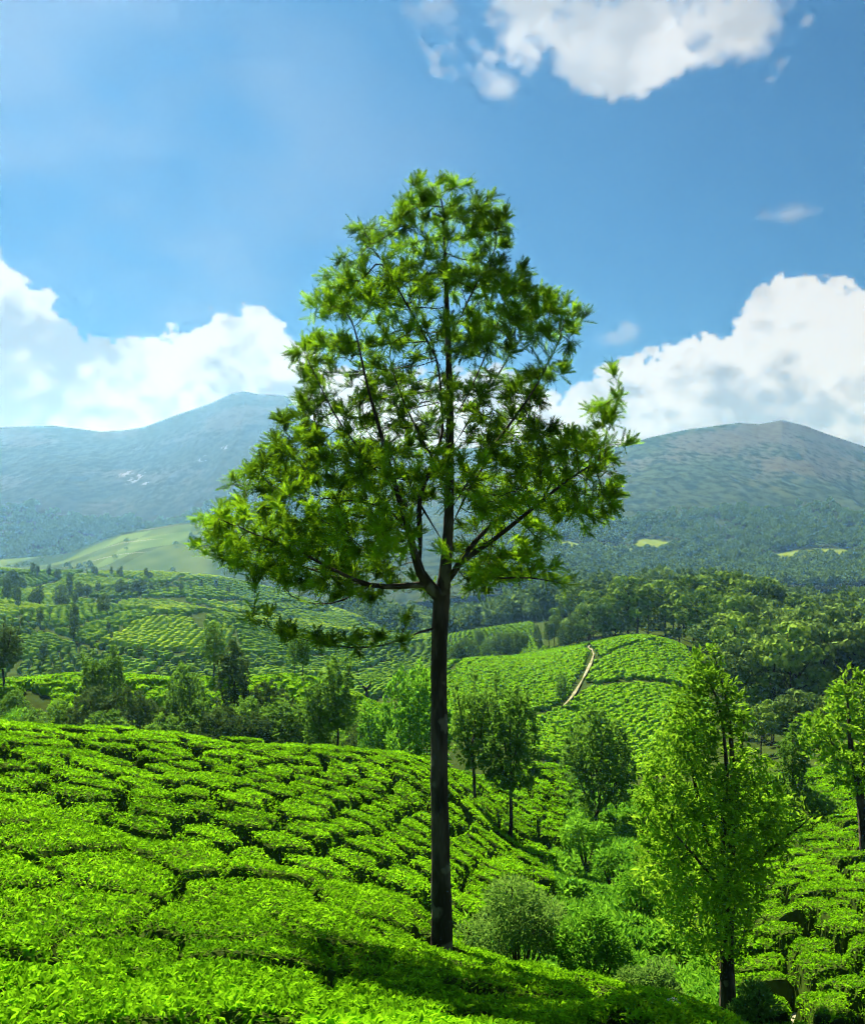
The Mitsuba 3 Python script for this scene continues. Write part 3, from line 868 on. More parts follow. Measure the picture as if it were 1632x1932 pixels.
def sprays(nodes, parent, r, kids, rng, thin, per, size, template, spread=0.75, lift=0.35, tips=1.0, along=0.6, droop=0.0, off=0.03, keep=None):
    """Leaves in tufts on the thin twigs, most at the ends."""
    i = np.arange(1, len(nodes))
    i = i[(r[i] < thin)]
    if keep is not None:
        i = i[keep(nodes[i])]
    cnt = np.where(kids[i] == 0, per * tips * 1.6, per * along)
    cnt = rng.poisson(cnt)
    i = np.repeat(i, cnt)
    n = len(i)
    d = nodes[i] - nodes[parent[i]]
    d /= np.linalg.norm(d, axis=1, keepdims=True) + 1e-9
    d = d + rng.normal(0, spread, (n, 3)) + np.array([0, 0, lift - droop])
    d /= np.linalg.norm(d, axis=1, keepdims=True) + 1e-9
    t = rng.random(n)[:, None]
    pos = nodes[parent[i]] * t + nodes[i] * (1 - t) + rng.normal(0, off, (n, 3))
    return scatter(template, pos, frames(d, rng.normal(0, 0.9, n)), size * rng.uniform(0.6, 1.3, n))


def tree_thing(name, label, mesh_trunk, mesh_crown, leafkey, group=None, to_world=None, category='tree', extra=None, dress=None):
    n = name
    k = 0
    while n in labels:
        k += 1
        n = f'{name}_{k:03d}'
    labels[n] = {'label': label, 'category': category}
    if group:
        labels[n]['group'] = group
    parts = [('trunk', mesh_trunk, 'bark'), ('crown', mesh_crown, leafkey)] + (extra or [])
    for p, m, b in parts:
        d = dict(m) if isinstance(m, dict) else ply(m, b, smooth=True if b in ('bark', 'twig_bark') else False)
        if dress and p == 'crown':
            d['bsdf'] = {'type': 'ref', 'id': dress}
        if to_world is not None:
            d['to_world'] = to_world
        scene[f'{n}__{p}'] = d
    return n


# --- the tall tree in front, 11 m away
KM = 11.0 / F
TX, TY = TRUNK
TZ = float(ground(TX, TY))
BASE_PY = 1775


def mt(px, py, dy=0.0, r=0.0):
    """A point of the tall tree, in metres from its foot (at the height of the tea tops)."""
    return (TX + (px - 832) * KM, TY + dy, float(tops(TX, TY)) + (BASE_PY - py) * KM, r)


_rng = np.random.default_rng(101)
MAIN = [
    [mt(834, 1910, 0, .150), mt(833, 1775, 0, .130), mt(832, 1640, 0, .116), mt(829, 1500, 0, .108), mt(828, 1300, 0, .100), mt(829, 1180, 0, .100), mt(832, 1125, 0, .098), mt(840, 1085, .02, .075), mt(846, 1000, .05, .062),
     mt(849, 900, .1, .054), mt(849, 760, .1, .044), mt(846, 640, .05, .034), mt(842, 540, 0, .025), mt(838, 440, 0, .016), mt(834, 360, 0, .008)],
    [mt(830, 1125, 0), mt(806, 1098, -.1, .070), mt(792, 1080, -.12, .058), mt(776, 1010, -.25, .040), mt(752, 930, -.4, .030), mt(728, 840, -.6, .022), mt(700, 740, -.7, .014), mt(680, 640, -.8, .008)],
    [mt(794, 1082, -.12), mt(792, 1000, .05, .036), mt(788, 930, .15, .030), mt(815, 880, .2, .024), mt(838, 800, .5, .018), mt(830, 680, .7, .012), mt(800, 560, .8, .007)],
    [mt(800, 1098, -.1), mt(760, 1102, -.2, .034), mt(700, 1100, -.35, .028), mt(650, 1075, -.5, .022), mt(590, 1040, -.7, .016), mt(520, 1010, -.8, .010), mt(450, 980, -.9, .006)],
    [mt(700, 1100, -.35), mt(640, 1090, 0, .016), mt(560, 1065, .3, .010), mt(480, 1045, .4, .006)],
    [mt(690, 1102, -.3), mt(650, 1130, -.1, .010), mt(600, 1140, 0, .006), mt(555, 1130, .1, .004)],
    [mt(838, 1110, .05), mt(862, 1070, .25, .045), mt(890, 1030, .5, .032), mt(930, 990, .8, .024), mt(990, 950, 1.1, .016), mt(1060, 900, 1.3, .010)],
    [mt(850, 1085, 0), mt(875, 1050, -.3, .034), mt(925, 1015, -.6, .026), mt(990, 960, -.8, .020), mt(1060, 905, -.6, .014), mt(1120, 870, -.3, .009), mt(1146, 810, -.1, .006), mt(1160, 765, 0, .003)],
    [mt(865, 1090, -.1), mt(920, 1085, -.5, .015), mt(990, 1080, -.7, .008), mt(1050, 1092, -.8, .004)],
    [mt(848, 960, .08), mt(900, 880, -.4, .022), mt(960, 800, -.7, .015), mt(1005, 735, -.6, .009), mt(1040, 665, -.5, .005)],
    [mt(849, 850, .1), mt(900, 760, .5, .016), mt(950, 680, .8, .010), mt(1000, 600, .9, .006)],
    [mt(848, 720, .1), mt(800, 640, -.4, .014), mt(740, 540, -.6, .009), mt(690, 460, -.6, .005)],
    [mt(846, 640, .05), mt(890, 560, -.4, .012), mt(930, 490, -.5, .007)],
    [mt(822, 1178, -.06), mt(790, 1182, -.25, .013), mt(755, 1200, -.45, .011), mt(700, 1208, -.6, .009), mt(640, 1203, -.7, .007), mt(575, 1185, -.8, .005), mt(525, 1165, -.85, .004), mt(495, 1147, -.85, .003)],
    [mt(848, 1000, .05), mt(880, 930, .35, .018), mt(930, 850, .6, .012), mt(985, 780, .8, .006)],
    [mt(776, 1010, -.25), mt(740, 965, .2, .016), mt(690, 905, .5, .011), mt(630, 850, .7, .007), mt(585, 800, .8, .004)],
    [mt(756, 935, -.38), mt(705, 880, -.8, .014), mt(645, 795, -1.0, .009), mt(600, 700, -1.0, .005)],
    [mt(762, 965, -.3), mt(700, 948, -.6, .010), mt(620, 938, -.8, .007), mt(540, 925, -.9, .004)],
    [mt(848, 905, .1), mt(805, 850, -.5, .012), mt(760, 760, -.7, .008), mt(735, 680, -.7, .004)],
    [mt(849, 800, .1), mt(885, 740, -.2, .011), mt(925, 650, -.3, .007), mt(950, 570, -.3, .004)],
    [mt(848, 1040, .03), mt(800, 960, .5, .014), mt(740, 860, .9, .009), mt(690, 780, 1.1, .005)],
    [mt(755, 1200, -.45), mt(770, 1165, -.4, .006), mt(775, 1150, -.4, .003)],
]
nodes, parent, fixed = skeleton(MAIN)
LEFT = [(320, 826), (345, 775), (380, 752), (405, 748), (420, 688), (450, 668), (500, 640), (545, 600), (565, 552), (620, 540), (680, 545), (740, 548), (775, 515), (815, 470), (860, 470), (905, 452), (940, 455), (958, 392), (985, 382), (1010, 400), (1045, 384), (1070, 440), (1100, 520), (1132, 640), (1140, 760)]
RIGHT = [(320, 842), (345, 905), (380, 935), (430, 965), (480, 1000), (540, 1005), (555, 1070), (600, 1105), (650, 1118), (690, 1098), (740, 1045), (800, 1040), (830, 1175), (880, 1165), (930, 1160), (970, 1150), (1000, 1105), (1040, 1085), (1070, 1050), (1100, 1000), (1120, 920), (1140, 870)]
n = 16000
py = 338 + 790 * _rng.random(n) ** 0.80
lo, hi = interp(py, LEFT), interp(py, RIGHT)
trim = 0.11 * np.clip((900 - py) / 60, 0.25, 1)
lo, hi = lo + trim * (838 - lo), hi - trim * (hi - 838)
mid, hw = (lo + hi) / 2, (hi - lo) / 2
px = mid + hw * _rng.uniform(-1, 1, n)
dep = hw * KM * 0.80 * np.sqrt(np.maximum(1 - ((px - mid) / hw) ** 2, 0.02)) * _rng.uniform(-1, 1, n)
pts = np.array([TX + (px - 832) * KM, TY + dep, float(tops(TX, TY)) + (BASE_PY - py) * KM]).T
clump = meshkit.fbm(pts * [1.15, 1.15, 2.7] + 4.2, 3, 6)
hole = meshkit.noise(pts * 0.75 + 1.0, 19)
inner = np.hypot((px - 838) / 60, (py - 1010) / 90) < 1
keep = (clump > 0.485) & (hole < 0.74) & ~(inner & (_rng.random(n) < 0.85)) & ~((py < 440) & (np.abs(px - 838) < 0) )
pts = pts[keep][:5200]
sprig = np.array([mt(1146 + 16 * a, 815 + 36 * b, -.1 + .2 * c)[:3] for a, b, c in _rng.normal(0, 1, (60, 3))])
low = np.array([mt(x + 10 * a, np.interp(x, [490, 560, 650, 720, 790], [1150, 1180, 1200, 1205, 1172]) - 4 + 8 * b, -.75 + .16 * c)[:3] for x, a, b, c in zip(_rng.uniform(488, 795, 110), *_rng.normal(0, 1, (3, 110)))])
pe = 335 + 795 * (np.arange(420) / 420) ** 0.85
side = np.where(np.arange(420) % 2 == 0, -1, 1)
lo, hi = interp(pe, LEFT), interp(pe, RIGHT)
pxe = (lo + hi) / 2 + (hi - lo) / 2 * side * (_rng.uniform(0.82, 0.96, 420) + 0.10 * (pe > 880))
rim = np.array([TX + (pxe - 832) * KM, TY + _rng.normal(0, .25, 420), float(tops(TX, TY)) + (BASE_PY - pe) * KM]).T
rim = rim[meshkit.fbm(rim * [1.15, 1.15, 2.7] + 4.2, 3, 6) > 0.47]
pts = np.vstack([pts, rim, sprig, low])
nodes, parent = colonize(pts, nodes, parent, 0.11, 0.9, 0.13, _rng, 120)
r, kids = radii(nodes, parent, 0.0032, 2.4, fixed)
nfix = len(fixed)
r[nfix:] = np.minimum(r[nfix:], 0.022)
trunk_nodes = nodes
tm_v, tm_f = branch_mesh(nodes, parent, r, 0.012, max_sides=14)
bump = 0.05 * (meshkit.fbm(tm_v * np.array([9, 9, 3.]), 3, 3) - 0.5)
axis = np.hypot(tm_v[:, 0] - TX, tm_v[:, 1] - TY)
k = (axis < 0.2) & (tm_v[:, 2] < mt(0, 1120)[2])
out = np.stack([(tm_v[:, 0] - TX), (tm_v[:, 1] - TY)], 1) / (axis[:, None] + 1e-6)
tm_v[k, :2] += out[k] * bump[k, None] * 0.6
thin = 0.0090


def leafy(q):
    """Inner limbs are mostly bare; leaves crowd the outer twigs."""
    h = (q[:, 2] - mt(0, 1130)[2]) / (mt(0, 330)[2] - mt(0, 1130)[2])
    full = np.interp(h, [-.1, 0, .2, .45, .7, .9, 1.0], [1.2, 2.2, 2.5, 2.0, 1.5, .7, .3])
    out = np.hypot(q[:, 0] - TX, q[:, 1] - TY) / full
    chance = np.clip((out - .12) / .40, .06, 1)
    chance = np.where(h > .72, np.maximum(chance, .75), chance)
    low = q[:, 2] < mt(0, 1135)[2]
    chance = np.where(low, np.where(q[:, 0] < TX - .35, 1, 0), chance)
    return (np.random.default_rng(9).random(len(q)) < chance) & (q[:, 2] > mt(0, 1228)[2])


grow = lambda per, size, tmpl, lift: sprays(nodes, parent, r, kids, _rng, thin, per, size, tmpl, 0.60, lift, 2.6, 0.5, off=.015, keep=leafy)
crown = join(grow(7.8, 0.135, FERN, 0.55), grow(2.6, 0.095, FERN_S, 0.25))
dang = tube(np.array([mt(848, 1120, -.05)[:3], mt(849, 1150, -.06)[:3], mt(848, 1180, -.05)[:3], mt(850, 1195, -.05)[:3]]), [.003, .002, .002, .0015], 4)
dang2 = tube(np.array([mt(849, 1168, -.05)[:3], mt(858, 1162, -.05)[:3], mt(868, 1170, -.05)[:3], mt(876, 1176, -.05)[:3]]), [.004, .004, .003, .0015], 4)
dang3 = tube(np.array([mt(850, 1178, -.05)[:3], mt(857, 1171, -.04)[:3], mt(866, 1178, -.05)[:3]]), [.003, .003, .0015], 4)
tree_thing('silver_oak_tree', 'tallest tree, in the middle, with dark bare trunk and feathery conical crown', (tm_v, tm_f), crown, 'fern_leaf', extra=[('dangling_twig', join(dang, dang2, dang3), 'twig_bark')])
print('tall tree', len(nodes), len(tm_f), len(crown[1]))

# ------------------------------------------------------------------ other trees: templates standing at the origin, height 1 = their own height
def crown_points(rng, n, profile, depth=1.0, clumpy=0.43, f=3.2, seed=3):
    """Points in a crown of given half widths by height (profile rows: z, left, right), all in units of the tree's height."""
    p = np.array(profile, float)
    z = rng.uniform(p[0, 0], p[-1, 0], n * 3)
    l, r = np.interp(z, p[:, 0], p[:, 1]), np.interp(z, p[:, 0], p[:, 2])
    keep = rng.random(len(z)) < (l + r) / (p[:, 1] + p[:, 2]).max()
    z, l, r = z[keep], l[keep], r[keep]
    a, q = rng.uniform(0, 2 * np.pi, len(z)), np.sqrt(rng.random(len(z)))
    x = (r - l) / 2 + (r + l) / 2 * np.cos(a) * q
    y = (r + l) / 2 * depth * np.sin(a) * q
    P = np.stack([x, y, z], 1)
    c = meshkit.fbm(P * f + seed, 3, seed)
    return P[c > clumpy][:n]


def make_tree(seed, height, lines, profile, n, step, kill, trunk_r, tip, leaf_tmpl, leaf_size, per, thin, leafkey, depth=0.9, lift=0.3, spread=0.7, tips=1.4, along=0.6, clumpy=0.43, f=3.2, pull=(0, 0, .05), sides=8, min_z=0.0, droop=0.0):
    """(trunk shape, crown shape) of a tree of that height in metres."""
    global SK_STEP
    rng = np.random.default_rng(seed)
    SK_STEP = step * 1.3
    nd, pa, fx = skeleton([[(q[0] * height, q[1] * height, q[2] * height, q[3] * trunk_r) for q in L] for L in lines])
    P = crown_points(rng, n, profile, depth, clumpy, f, seed) * height
    nd, pa = colonize(P, nd, pa, step, step * 7, kill, rng, 90, pull)
    rr, kd = radii(nd, pa, tip, 2.3, fx)
    m = len(fx)
    rr[m:] = np.minimum(rr[m:], trunk_r * 0.30)
    tv, tf = branch_mesh(nd, pa, rr, trunk_r * 0.2, max_sides=sides)
    cv, cf = sprays(nd, pa, rr, kd, rng, thin, per, leaf_size, leaf_tmpl, spread, lift, tips, along, droop, off=leaf_size * 0.25, keep=lambda q: q[:, 2] > min_z * height)
    return ply((tv, tf), 'bark', smooth=True), ply((cv, cf), leafkey, smooth=False), len(tf) + len(cf)


def stem(top=0.95, wob=0.01, seed=0, r0=1.0, r1=0.12):
    rng = np.random.default_rng(seed)
    z = np.linspace(-0.06, top, 9)
    return [(wob * rng.normal(), wob * rng.normal(), zz, r0 + (r1 - r0) * max(zz, 0) / top) for zz in z]


OAK = [(.36, .05, .05), (.42, .15, .14), (.52, .19, .20), (.65, .19, .18), (.80, .14, .15), (.92, .08, .08), (1.0, .015, .015)]
OAK_B = [(.30, .06, .04), (.38, .17, .12), (.50, .20, .17), (.64, .17, .19), (.80, .15, .12), (.92, .09, .07), (1.0, .015, .015)]
SLIM = [(.10, .06, .06), (.25, .14, .13), (.45, .15, .16), (.65, .13, .13), (.85, .08, .09), (1.0, .01, .01)]
BUSHY = [(.12, .12, .12), (.25, .30, .30), (.45, .36, .37), (.65, .33, .31), (.82, .22, .24), (.95, .08, .1), (1.0, .02, .02)]
WISPY = [(.25, .10, .14), (.40, .24, .22), (.60, .26, .28), (.80, .20, .18), (.94, .08, .1), (1.0, .02, .02)]
UMB = [(.40, .08, .06), (.52, .22, .20), (.66, .30, .31), (.80, .31, .30), (.92, .22, .20), (1.0, .06, .06)]
ROUND = [(.10, .12, .12), (.25, .30, .32), (.50, .38, .36), (.72, .34, .33), (.90, .20, .21), (1.0, .05, .05)]


def forks(z0, k, reach, seed, r=0.4, up=0.5):
    """Limbs leaving the trunk at z0."""
    rng = np.random.default_rng(seed)
    out = []
    for i in range(k):
        a = 2 * np.pi * (i + rng.uniform(-.25, .25)) / k
        zz = z0 + rng.uniform(-.05, .10)
        c, s = math.cos(a), math.sin(a)
        out.append([(0, 0, zz, 0), (c * reach * .4, s * reach * .4, zz + up * .25, r), (c * reach * .75, s * reach * .75, zz + up * .62, r * .6), (c * reach, s * reach, zz + up, r * .25)])
    return out


TPL, tri = {}, 0
for nm, args in {
    'oak_a': (11, 6.2, [stem(.95, .006, 1)] + forks(.45, 4, .14, 2), OAK, 620, .17, .20, .085, .004, LEAF2, .19, 7.6, .040, 'oak_leaf'),
    'oak_b': (12, 6.2, [stem(.95, .008, 3)] + forks(.40, 5, .16, 4), OAK_B, 620, .17, .20, .085, .004, LEAF2, .19, 7.6, .040, 'oak_leaf'),
    'slim_a': (13, 5.5, [stem(.95, .006, 5)] + forks(.2, 4, .10, 6, .45, .6), SLIM, 700, .16, .18, .06, .004, LEAF2, .18, 7.8, .040, 'oak_leaf'),
    'slim_b': (14, 5.5, [stem(.95, .01, 7)] + forks(.15, 5, .11, 8, .5, .65), SLIM, 640, .16, .19, .06, .004, LEAF2, .18, 7.6, .040, 'oak_leaf'),
    'bushy_a': (15, 4.5, [stem(.9, .02, 9)] + forks(.12, 6, .26, 10, .6, .55), BUSHY, 900, .15, .19, .07, .004, LEAF2, .17, 7.6, .040, 'oak_leaf'),
    'bushy_b': (16, 4.5, [stem(.85, .02, 19)] + forks(.10, 7, .28, 20, .6, .6), ROUND, 900, .15, .19, .07, .004, LEAF2, .17, 7.6, .040, 'oak_leaf'),
    'wispy': (17, 5.5, [stem(.9, .02, 11)] + forks(.25, 5, .2, 12, .5, .55), WISPY, 520, .17, .20, .05, .004, LEAF2, .20, 7.2, .040, 'fresh_leaf'),
    'wispy_b': (27, 5.5, [stem(.92, .02, 31)] + forks(.2, 6, .18, 32, .5, .6), WISPY, 520, .17, .20, .05, .004, LEAF2, .20, 7.2, .040, 'fresh_leaf'),
}.items():
    t_, c_, k_ = make_tree(*args, min_z=.1)
    TPL[nm] = (t_, c_, args[1])
    tri += k_
    print(nm, k_)


def lump_tree(seed, h, profile, bare, lumps, cards, size, r_lump):
    """A forest tree: a bare trunk, limbs, and a crown of rounded leaf masses with gaps between them."""
    rng = np.random.default_rng(seed)
    p = np.array(profile, float)
    C = []
    for _ in range(lumps * 40):
        z = rng.uniform(bare + .06, .97)
        w = np.interp(z, p[:, 0], p[:, 1])
        a = rng.uniform(0, 2 * np.pi)
        q = math.sqrt(rng.random())
        c = np.array([w * q * math.cos(a), w * q * math.sin(a), z])
        r = r_lump * rng.uniform(.7, 1.25) * (1 - .35 * z)
        if all(np.linalg.norm((c - e[:3]) * [1, 1, 1.3]) > .75 * (r + e[3]) for e in C):
            C.append(np.append(c, r))
        if len(C) >= lumps:
            break
    C = np.array(C)
    out, limbs = [], [tube(np.array([[0, 0, -.06], [.01, 0, bare * .6], [0, .01, bare], [0, 0, .85]]) * h, np.array([.018, .014, .011, .003]) * h, 7)]
    for c in C:
        d = rng.normal(0, 1, (cards, 3))
        d[:, 2] = np.abs(d[:, 2]) - .45
        d /= np.linalg.norm(d, axis=1, keepdims=True)
        pos = (c[:3] + d * c[3] * [1, 1, .72] * rng.uniform(.78, 1.08, (cards, 1))) * h
        e = np.cross(d, rng.normal(0, 1, d.shape)) + rng.normal(0, .35, d.shape)
        out.append(scatter(CARD, pos, frames(e, rng.normal(0, .35, cards), d), size * h * rng.uniform(.6, 1.3, cards)))
        z0 = max(bare * .8, c[2] - rng.uniform(.12, .3))
        limbs.append(tube(np.array([[0, 0, z0], [c[0] * .5, c[1] * .5, z0 + (c[2] - z0) * .35], c[:3]]) * h, np.array([.006, .0045, .002]) * h, 4))
    return ply(join(*limbs), 'bark', smooth=True), ply(join(*out), 'dark_leaf', smooth=False), h


CARD = (np.array([[0, 0, 0], [.35, .42, .08], [.3, -.40, .06], [.9, .30, -.02], [.95, -.28, -.04]]), np.array([[0, 2, 1], [1, 2, 4], [1, 4, 3]]))
TPL['wood_a'] = lump_tree(1, 15., [(.4, .10), (.55, .26), (.75, .34), (.9, .26), (1, .08)], .42, 17, 95, .045, .15)
TPL['wood_b'] = lump_tree(2, 15., [(.1, .16), (.3, .34), (.55, .38), (.8, .28), (1, .08)], .14, 22, 90, .048, .16)
TPL['wood_c'] = lump_tree(3, 15., [(.3, .10), (.5, .20), (.75, .20), (.9, .14), (1, .04)], .34, 15, 90, .042, .13)
TPL['wood_d'] = lump_tree(4, 15., [(.5, .08), (.62, .24), (.78, .30), (.92, .22), (1, .08)], .52, 13, 100, .045, .15)
print('templates', tri)


def plant(tpl, name, label, px, Y, h, turn, group=None, wide=1.0, category='tree', sink=0.0, dress=None):
    x, y = spot(px, Y)
    t_, c_, h0 = TPL[tpl]
    s = h / h0
    z = float(ground(x, y)) - sink
    return tree_thing(name, label, t_, c_, None, group, T().translate([x, y, z]).rotate([0, 0, 1], turn).scale([s * wide, s * wide, s]), category, None, dress)


def height(px, Y, top_py):
    x, y = spot(px, Y)
    return (HZ - top_py) / F * Y - float(ground(x, y))


for tpl, name, label, px, Y, top, wide, turn in (
    ('oak_b', 'tree', 'dark round-headed tree cut by the left edge, on the bank', 8, 72, 1158, 1.25, 20),
    ('slim_a', 'tree', 'slender upright tree on the left bank, the left one of a tall close pair', 176, 66, 1208, .95, 10),
    ('slim_b', 'tree', 'slender upright tree on the left bank, the right one of a tall close pair', 214, 67, 1216, .95, 80),
    ('bushy_b', 'tree', 'small pale rounded tree low on the left bank', 112, 60, 1318, .8, 140),
    ('bushy_a', 'tree', 'dark leafy tree low on the bank below the tall close pair', 172, 59, 1285, .85, 200),
    ('bushy_b', 'tree', 'dark leafy tree right of the tall close pair, filling the bank', 238, 60, 1290, .8, 20),
    ('bushy_a', 'tree', 'broad many-stemmed tree on the bank left of the lollipop tree', 350, 62, 1240, .62, 60),
    ('oak_a', 'tree', 'lollipop-shaped tree with a bare thin trunk on the bank crest', 404, 79, 1168, 1.05, 200),
    ('slim_b', 'tree', 'upright dark tree just right of the lollipop tree', 441, 64, 1205, 1.15, 130),
    ('bushy_b', 'tree', 'rounded dark tree on the bank beside a bare slope, under the overhanging branch', 505, 63, 1282, .8, 230),
    ('oak_a', 'tree', 'thin-trunked small tree on the bank crest, the left one of two side by side', 556, 83, 1192, .8, 20),
    ('oak_b', 'tree', 'thin-trunked small tree on the bank crest, the right one of two side by side', 571, 82, 1183, .8, 100),
    ('oak_b', 'tree', 'full-crowned tree on the edge of the near slope, left of a touching pair', 604, 43, 1258, .95, 40),
    ('oak_a', 'tree', 'full-crowned tree on the edge of the near slope, taller of a touching pair', 638, 42, 1232, .95, 150),
    ('wispy', 'tree', 'light green airy tree left of the tall trunk', 768, 52, 1245, .75, 10),
    ('wispy_b', 'tree', 'light green spreading tree between the touching pair and the tall trunk', 722, 56, 1300, .9, 80),
    ('wispy_b', 'tree', 'tall light green tree close behind the tall trunk on its left', 796, 60, 1222, .7, 190),
    ('oak_b', 'tree', 'thin-trunked tree with an airy crown just right of the tall trunk', 895, 38, 1262, 1.0, 70),
    ('oak_a', 'tree', 'dark-trunked tree with a dense rounded crown casting a shadow down the slope', 963, 36.3, 1288, 1.05, 300),
    ('bushy_a', 'tree', 'spreading dark bushy tree in the gully', 1128, 46, 1322, .92, 30),
    ('slim_b', 'tree', 'dim tree behind the right side of the big leafy tree', 1497, 42, 1365, 1.3, 30),
    ('oak_a', 'tree', 'tiny lone tree beside the dirt path on the knoll', 1060, 119, 1272, 1.1, 50),
):
    plant(tpl, name, label, px, Y, height(px, Y, top), turn, None, wide, dress='dark_leaf' if 'dark' in label.split() and Y > 50 else None)

# dark shrubby growth in front of the bank
ORD = 'first second third fourth fifth sixth seventh eighth ninth tenth eleventh twelfth thirteenth fourteenth fifteenth sixteenth seventeenth eighteenth nineteenth twentieth'.split() + ['twenty-first', 'twenty-second', 'twenty-third']


def nth(i, rows, what):
    """'fourth small dark tree from the left on ...' among the rows (column, place) that share the place."""
    px, where = rows[i]
    return f'{ORD[sum(1 for a, b in rows if b == where and a < px)]} {what} from the left {where}'


SHRUBS = [(62, 61, 1330, 1.0, 'bushy_a'), (140, 62, 1345, 1.2, 'bushy_b'), (200, 57, 1330, 1.1, 'bushy_a'), (275, 61, 1318, 1.0, 'bushy_b'), (312, 58, 1340, 1.1, 'bushy_a'), (338, 64, 1300, .9, 'slim_b'), (382, 60, 1310, 1.0, 'bushy_a'),
                                              (420, 58, 1330, 1.0, 'bushy_b'), (462, 60, 1308, 1.0, 'bushy_a'), (488, 58, 1322, 1.0, 'slim_a'), (535, 60, 1318, 1.1, 'bushy_b'), (575, 62, 1330, 1.1, 'bushy_a'), (668, 62, 1340, 1.1, 'bushy_b'), (700, 60, 1345, 1.0, 'bushy_a'), (28, 66, 1300, 1.0, 'bushy_b')]
for i, (px, Y, top, wide, tpl) in enumerate(SHRUBS):
    plant(tpl, 'bank_shrub', nth(i, [(f[0], 'along the foot of the shaded tea bank') for f in SHRUBS], 'leafy shrub'), px, Y, height(px, Y, top), 73 * i, 'shrubs along the foot of the bank', wide, 'shrub', dress='dark_leaf' if i % 2 else None)

# pollarded stump with a forked head
x, y = spot(692, 86)
z = float(ground(x, y))
SK_STEP = 0.3
nd, pa, fx = skeleton([[(x, y, z - .2, .16), (x, y, z + 1.7, .13)], [(x, y, z + 1.7, 0), (x - .35, y, z + 1.9, .10), (x - .75, y, z + 2.15, .07), (x - .9, y, z + 2.6, .05)], [(x, y, z + 1.7, 0), (x + .3, y + .1, z + 2.0, .1), (x + .35, y + .1, z + 2.5, .06)]])
rng = np.random.default_rng(4)
q = np.array([x + .5, y, z + 2.7]) + rng.normal(0, 1, (160, 3)) * [.55, .4, .22]
e = rng.normal(0, 1, (160, 3)) + [0, 0, .5]
nd, pa = np.array(nd), np.array(pa)
tree_thing('pollarded_tree', 'cut-back tree with forked stubs and a small pale tuft in the valley', branch_mesh(nd, pa, np.array(fx)), scatter(LEAF2, q, frames(e, rng.normal(0, 1, 160)), .3), 'oak_leaf')

# trees dotted over the far tea hills
FAR = [(62, 470, 1060, 'oak_a'), (71, 470, 1061, 'slim_a'), (92, 468, 1066, 'oak_b'), (108, 466, 1071, 'bushy_a'), (176, 470, 1065, 'oak_b'), (182, 470, 1068, 'slim_a'), (210, 468, 1069, 'oak_a'), (223, 470, 1071, 'oak_b'), (229, 470, 1066, 'slim_b'),
       (276, 468, 1070, 'oak_a'), (283, 468, 1078, 'bushy_b'), (131, 380, 1079, 'slim_b'), (12, 360, 1083, 'oak_b'), (23, 400, 1072, 'bushy_a'), (42, 420, 1088, 'bushy_b'), (14, 330, 1090, 'oak_a'), (32, 300, 1100, 'oak_b'), (66, 310, 1110, 'bushy_a'), (75, 308, 1102, 'oak_a'), (116, 300, 1103, 'bushy_b'),
       (142, 285, 1113, 'oak_b'), (196, 262, 1120, 'bushy_b'), (34, 262, 1120, 'oak_a'), (76, 226, 1145, 'oak_b'), (205, 215, 1168, 'slim_a'), (210, 205, 1185, 'slim_b'), (83, 175, 1208, 'oak_a'), (262, 178, 1214, 'oak_b'), (294, 178, 1226, 'oak_a'), (315, 365, 1090, 'slim_a'), (342, 360, 1095, 'oak_b'),
       (150, 375, 1098, 'bushy_b'), (165, 372, 1100, 'bushy_a'), (185, 372, 1094, 'oak_b'), (227, 372, 1092, 'bushy_b'), (240, 370, 1096, 'slim_a'), (255, 370, 1093, 'bushy_a'), (266, 371, 1092, 'bushy_b'), (285, 372, 1098, 'oak_a'), (360, 372, 1100, 'slim_b'), (380, 385, 1092, 'oak_a'), (408, 450, 1088, 'slim_a'),
       (430, 440, 1102, 'oak_b'), (98, 160, 1262, 'bushy_a'), (110, 162, 1258, 'bushy_b'), (140, 205, 1135, 'slim_b'), (480, 440, 1095, 'oak_a')]
for i, (px, Y, top, tpl) in enumerate(FAR):
    plant(tpl, 'field_tree', nth(i, [(f[0], 'on the skyline of the far tea hills' if f[1] >= 440 else 'on the upper fields of the far tea hills' if f[1] > 320 else 'on the lower fields of the far tea hills') for f in FAR], 'small dark tree'),
          px, Y, height(px, Y, top), 47 * i, 'trees dotted over the far tea hills', dress='dark_leaf')

# trees on the beds behind the knoll
VALLEY = [(943, 205, 1190, 'bushy_a'), (955, 200, 1192, 'oak_a'), (962, 203, 1194, 'bushy_b'), (976, 200, 1188, 'slim_b'), (989, 198, 1188, 'oak_b'), (1012, 230, 1178, 'oak_a'), (1036, 205, 1165, 'oak_b'), (1046, 205, 1160, 'oak_a'), (1058, 205, 1170, 'slim_a'),
                                          (862, 190, 1210, 'bushy_a'), (878, 190, 1202, 'bushy_b'), (893, 195, 1208, 'bushy_a'), (905, 240, 1180, 'oak_b'), (918, 235, 1205, 'bushy_b'), (1018, 215, 1188, 'slim_b'), (1068, 200, 1172, 'bushy_b'), (1088, 195, 1150, 'bushy_a')]
for i, (px, Y, top, tpl) in enumerate(VALLEY):
    plant(tpl, 'valley_tree', nth(i, [(f[0], 'on the tea beds behind the knoll') for f in VALLEY], 'small grey-green tree'), px, Y, height(px, Y, top), 61 * i, 'trees on the tea beds behind the knoll', dress='pale_leaf')

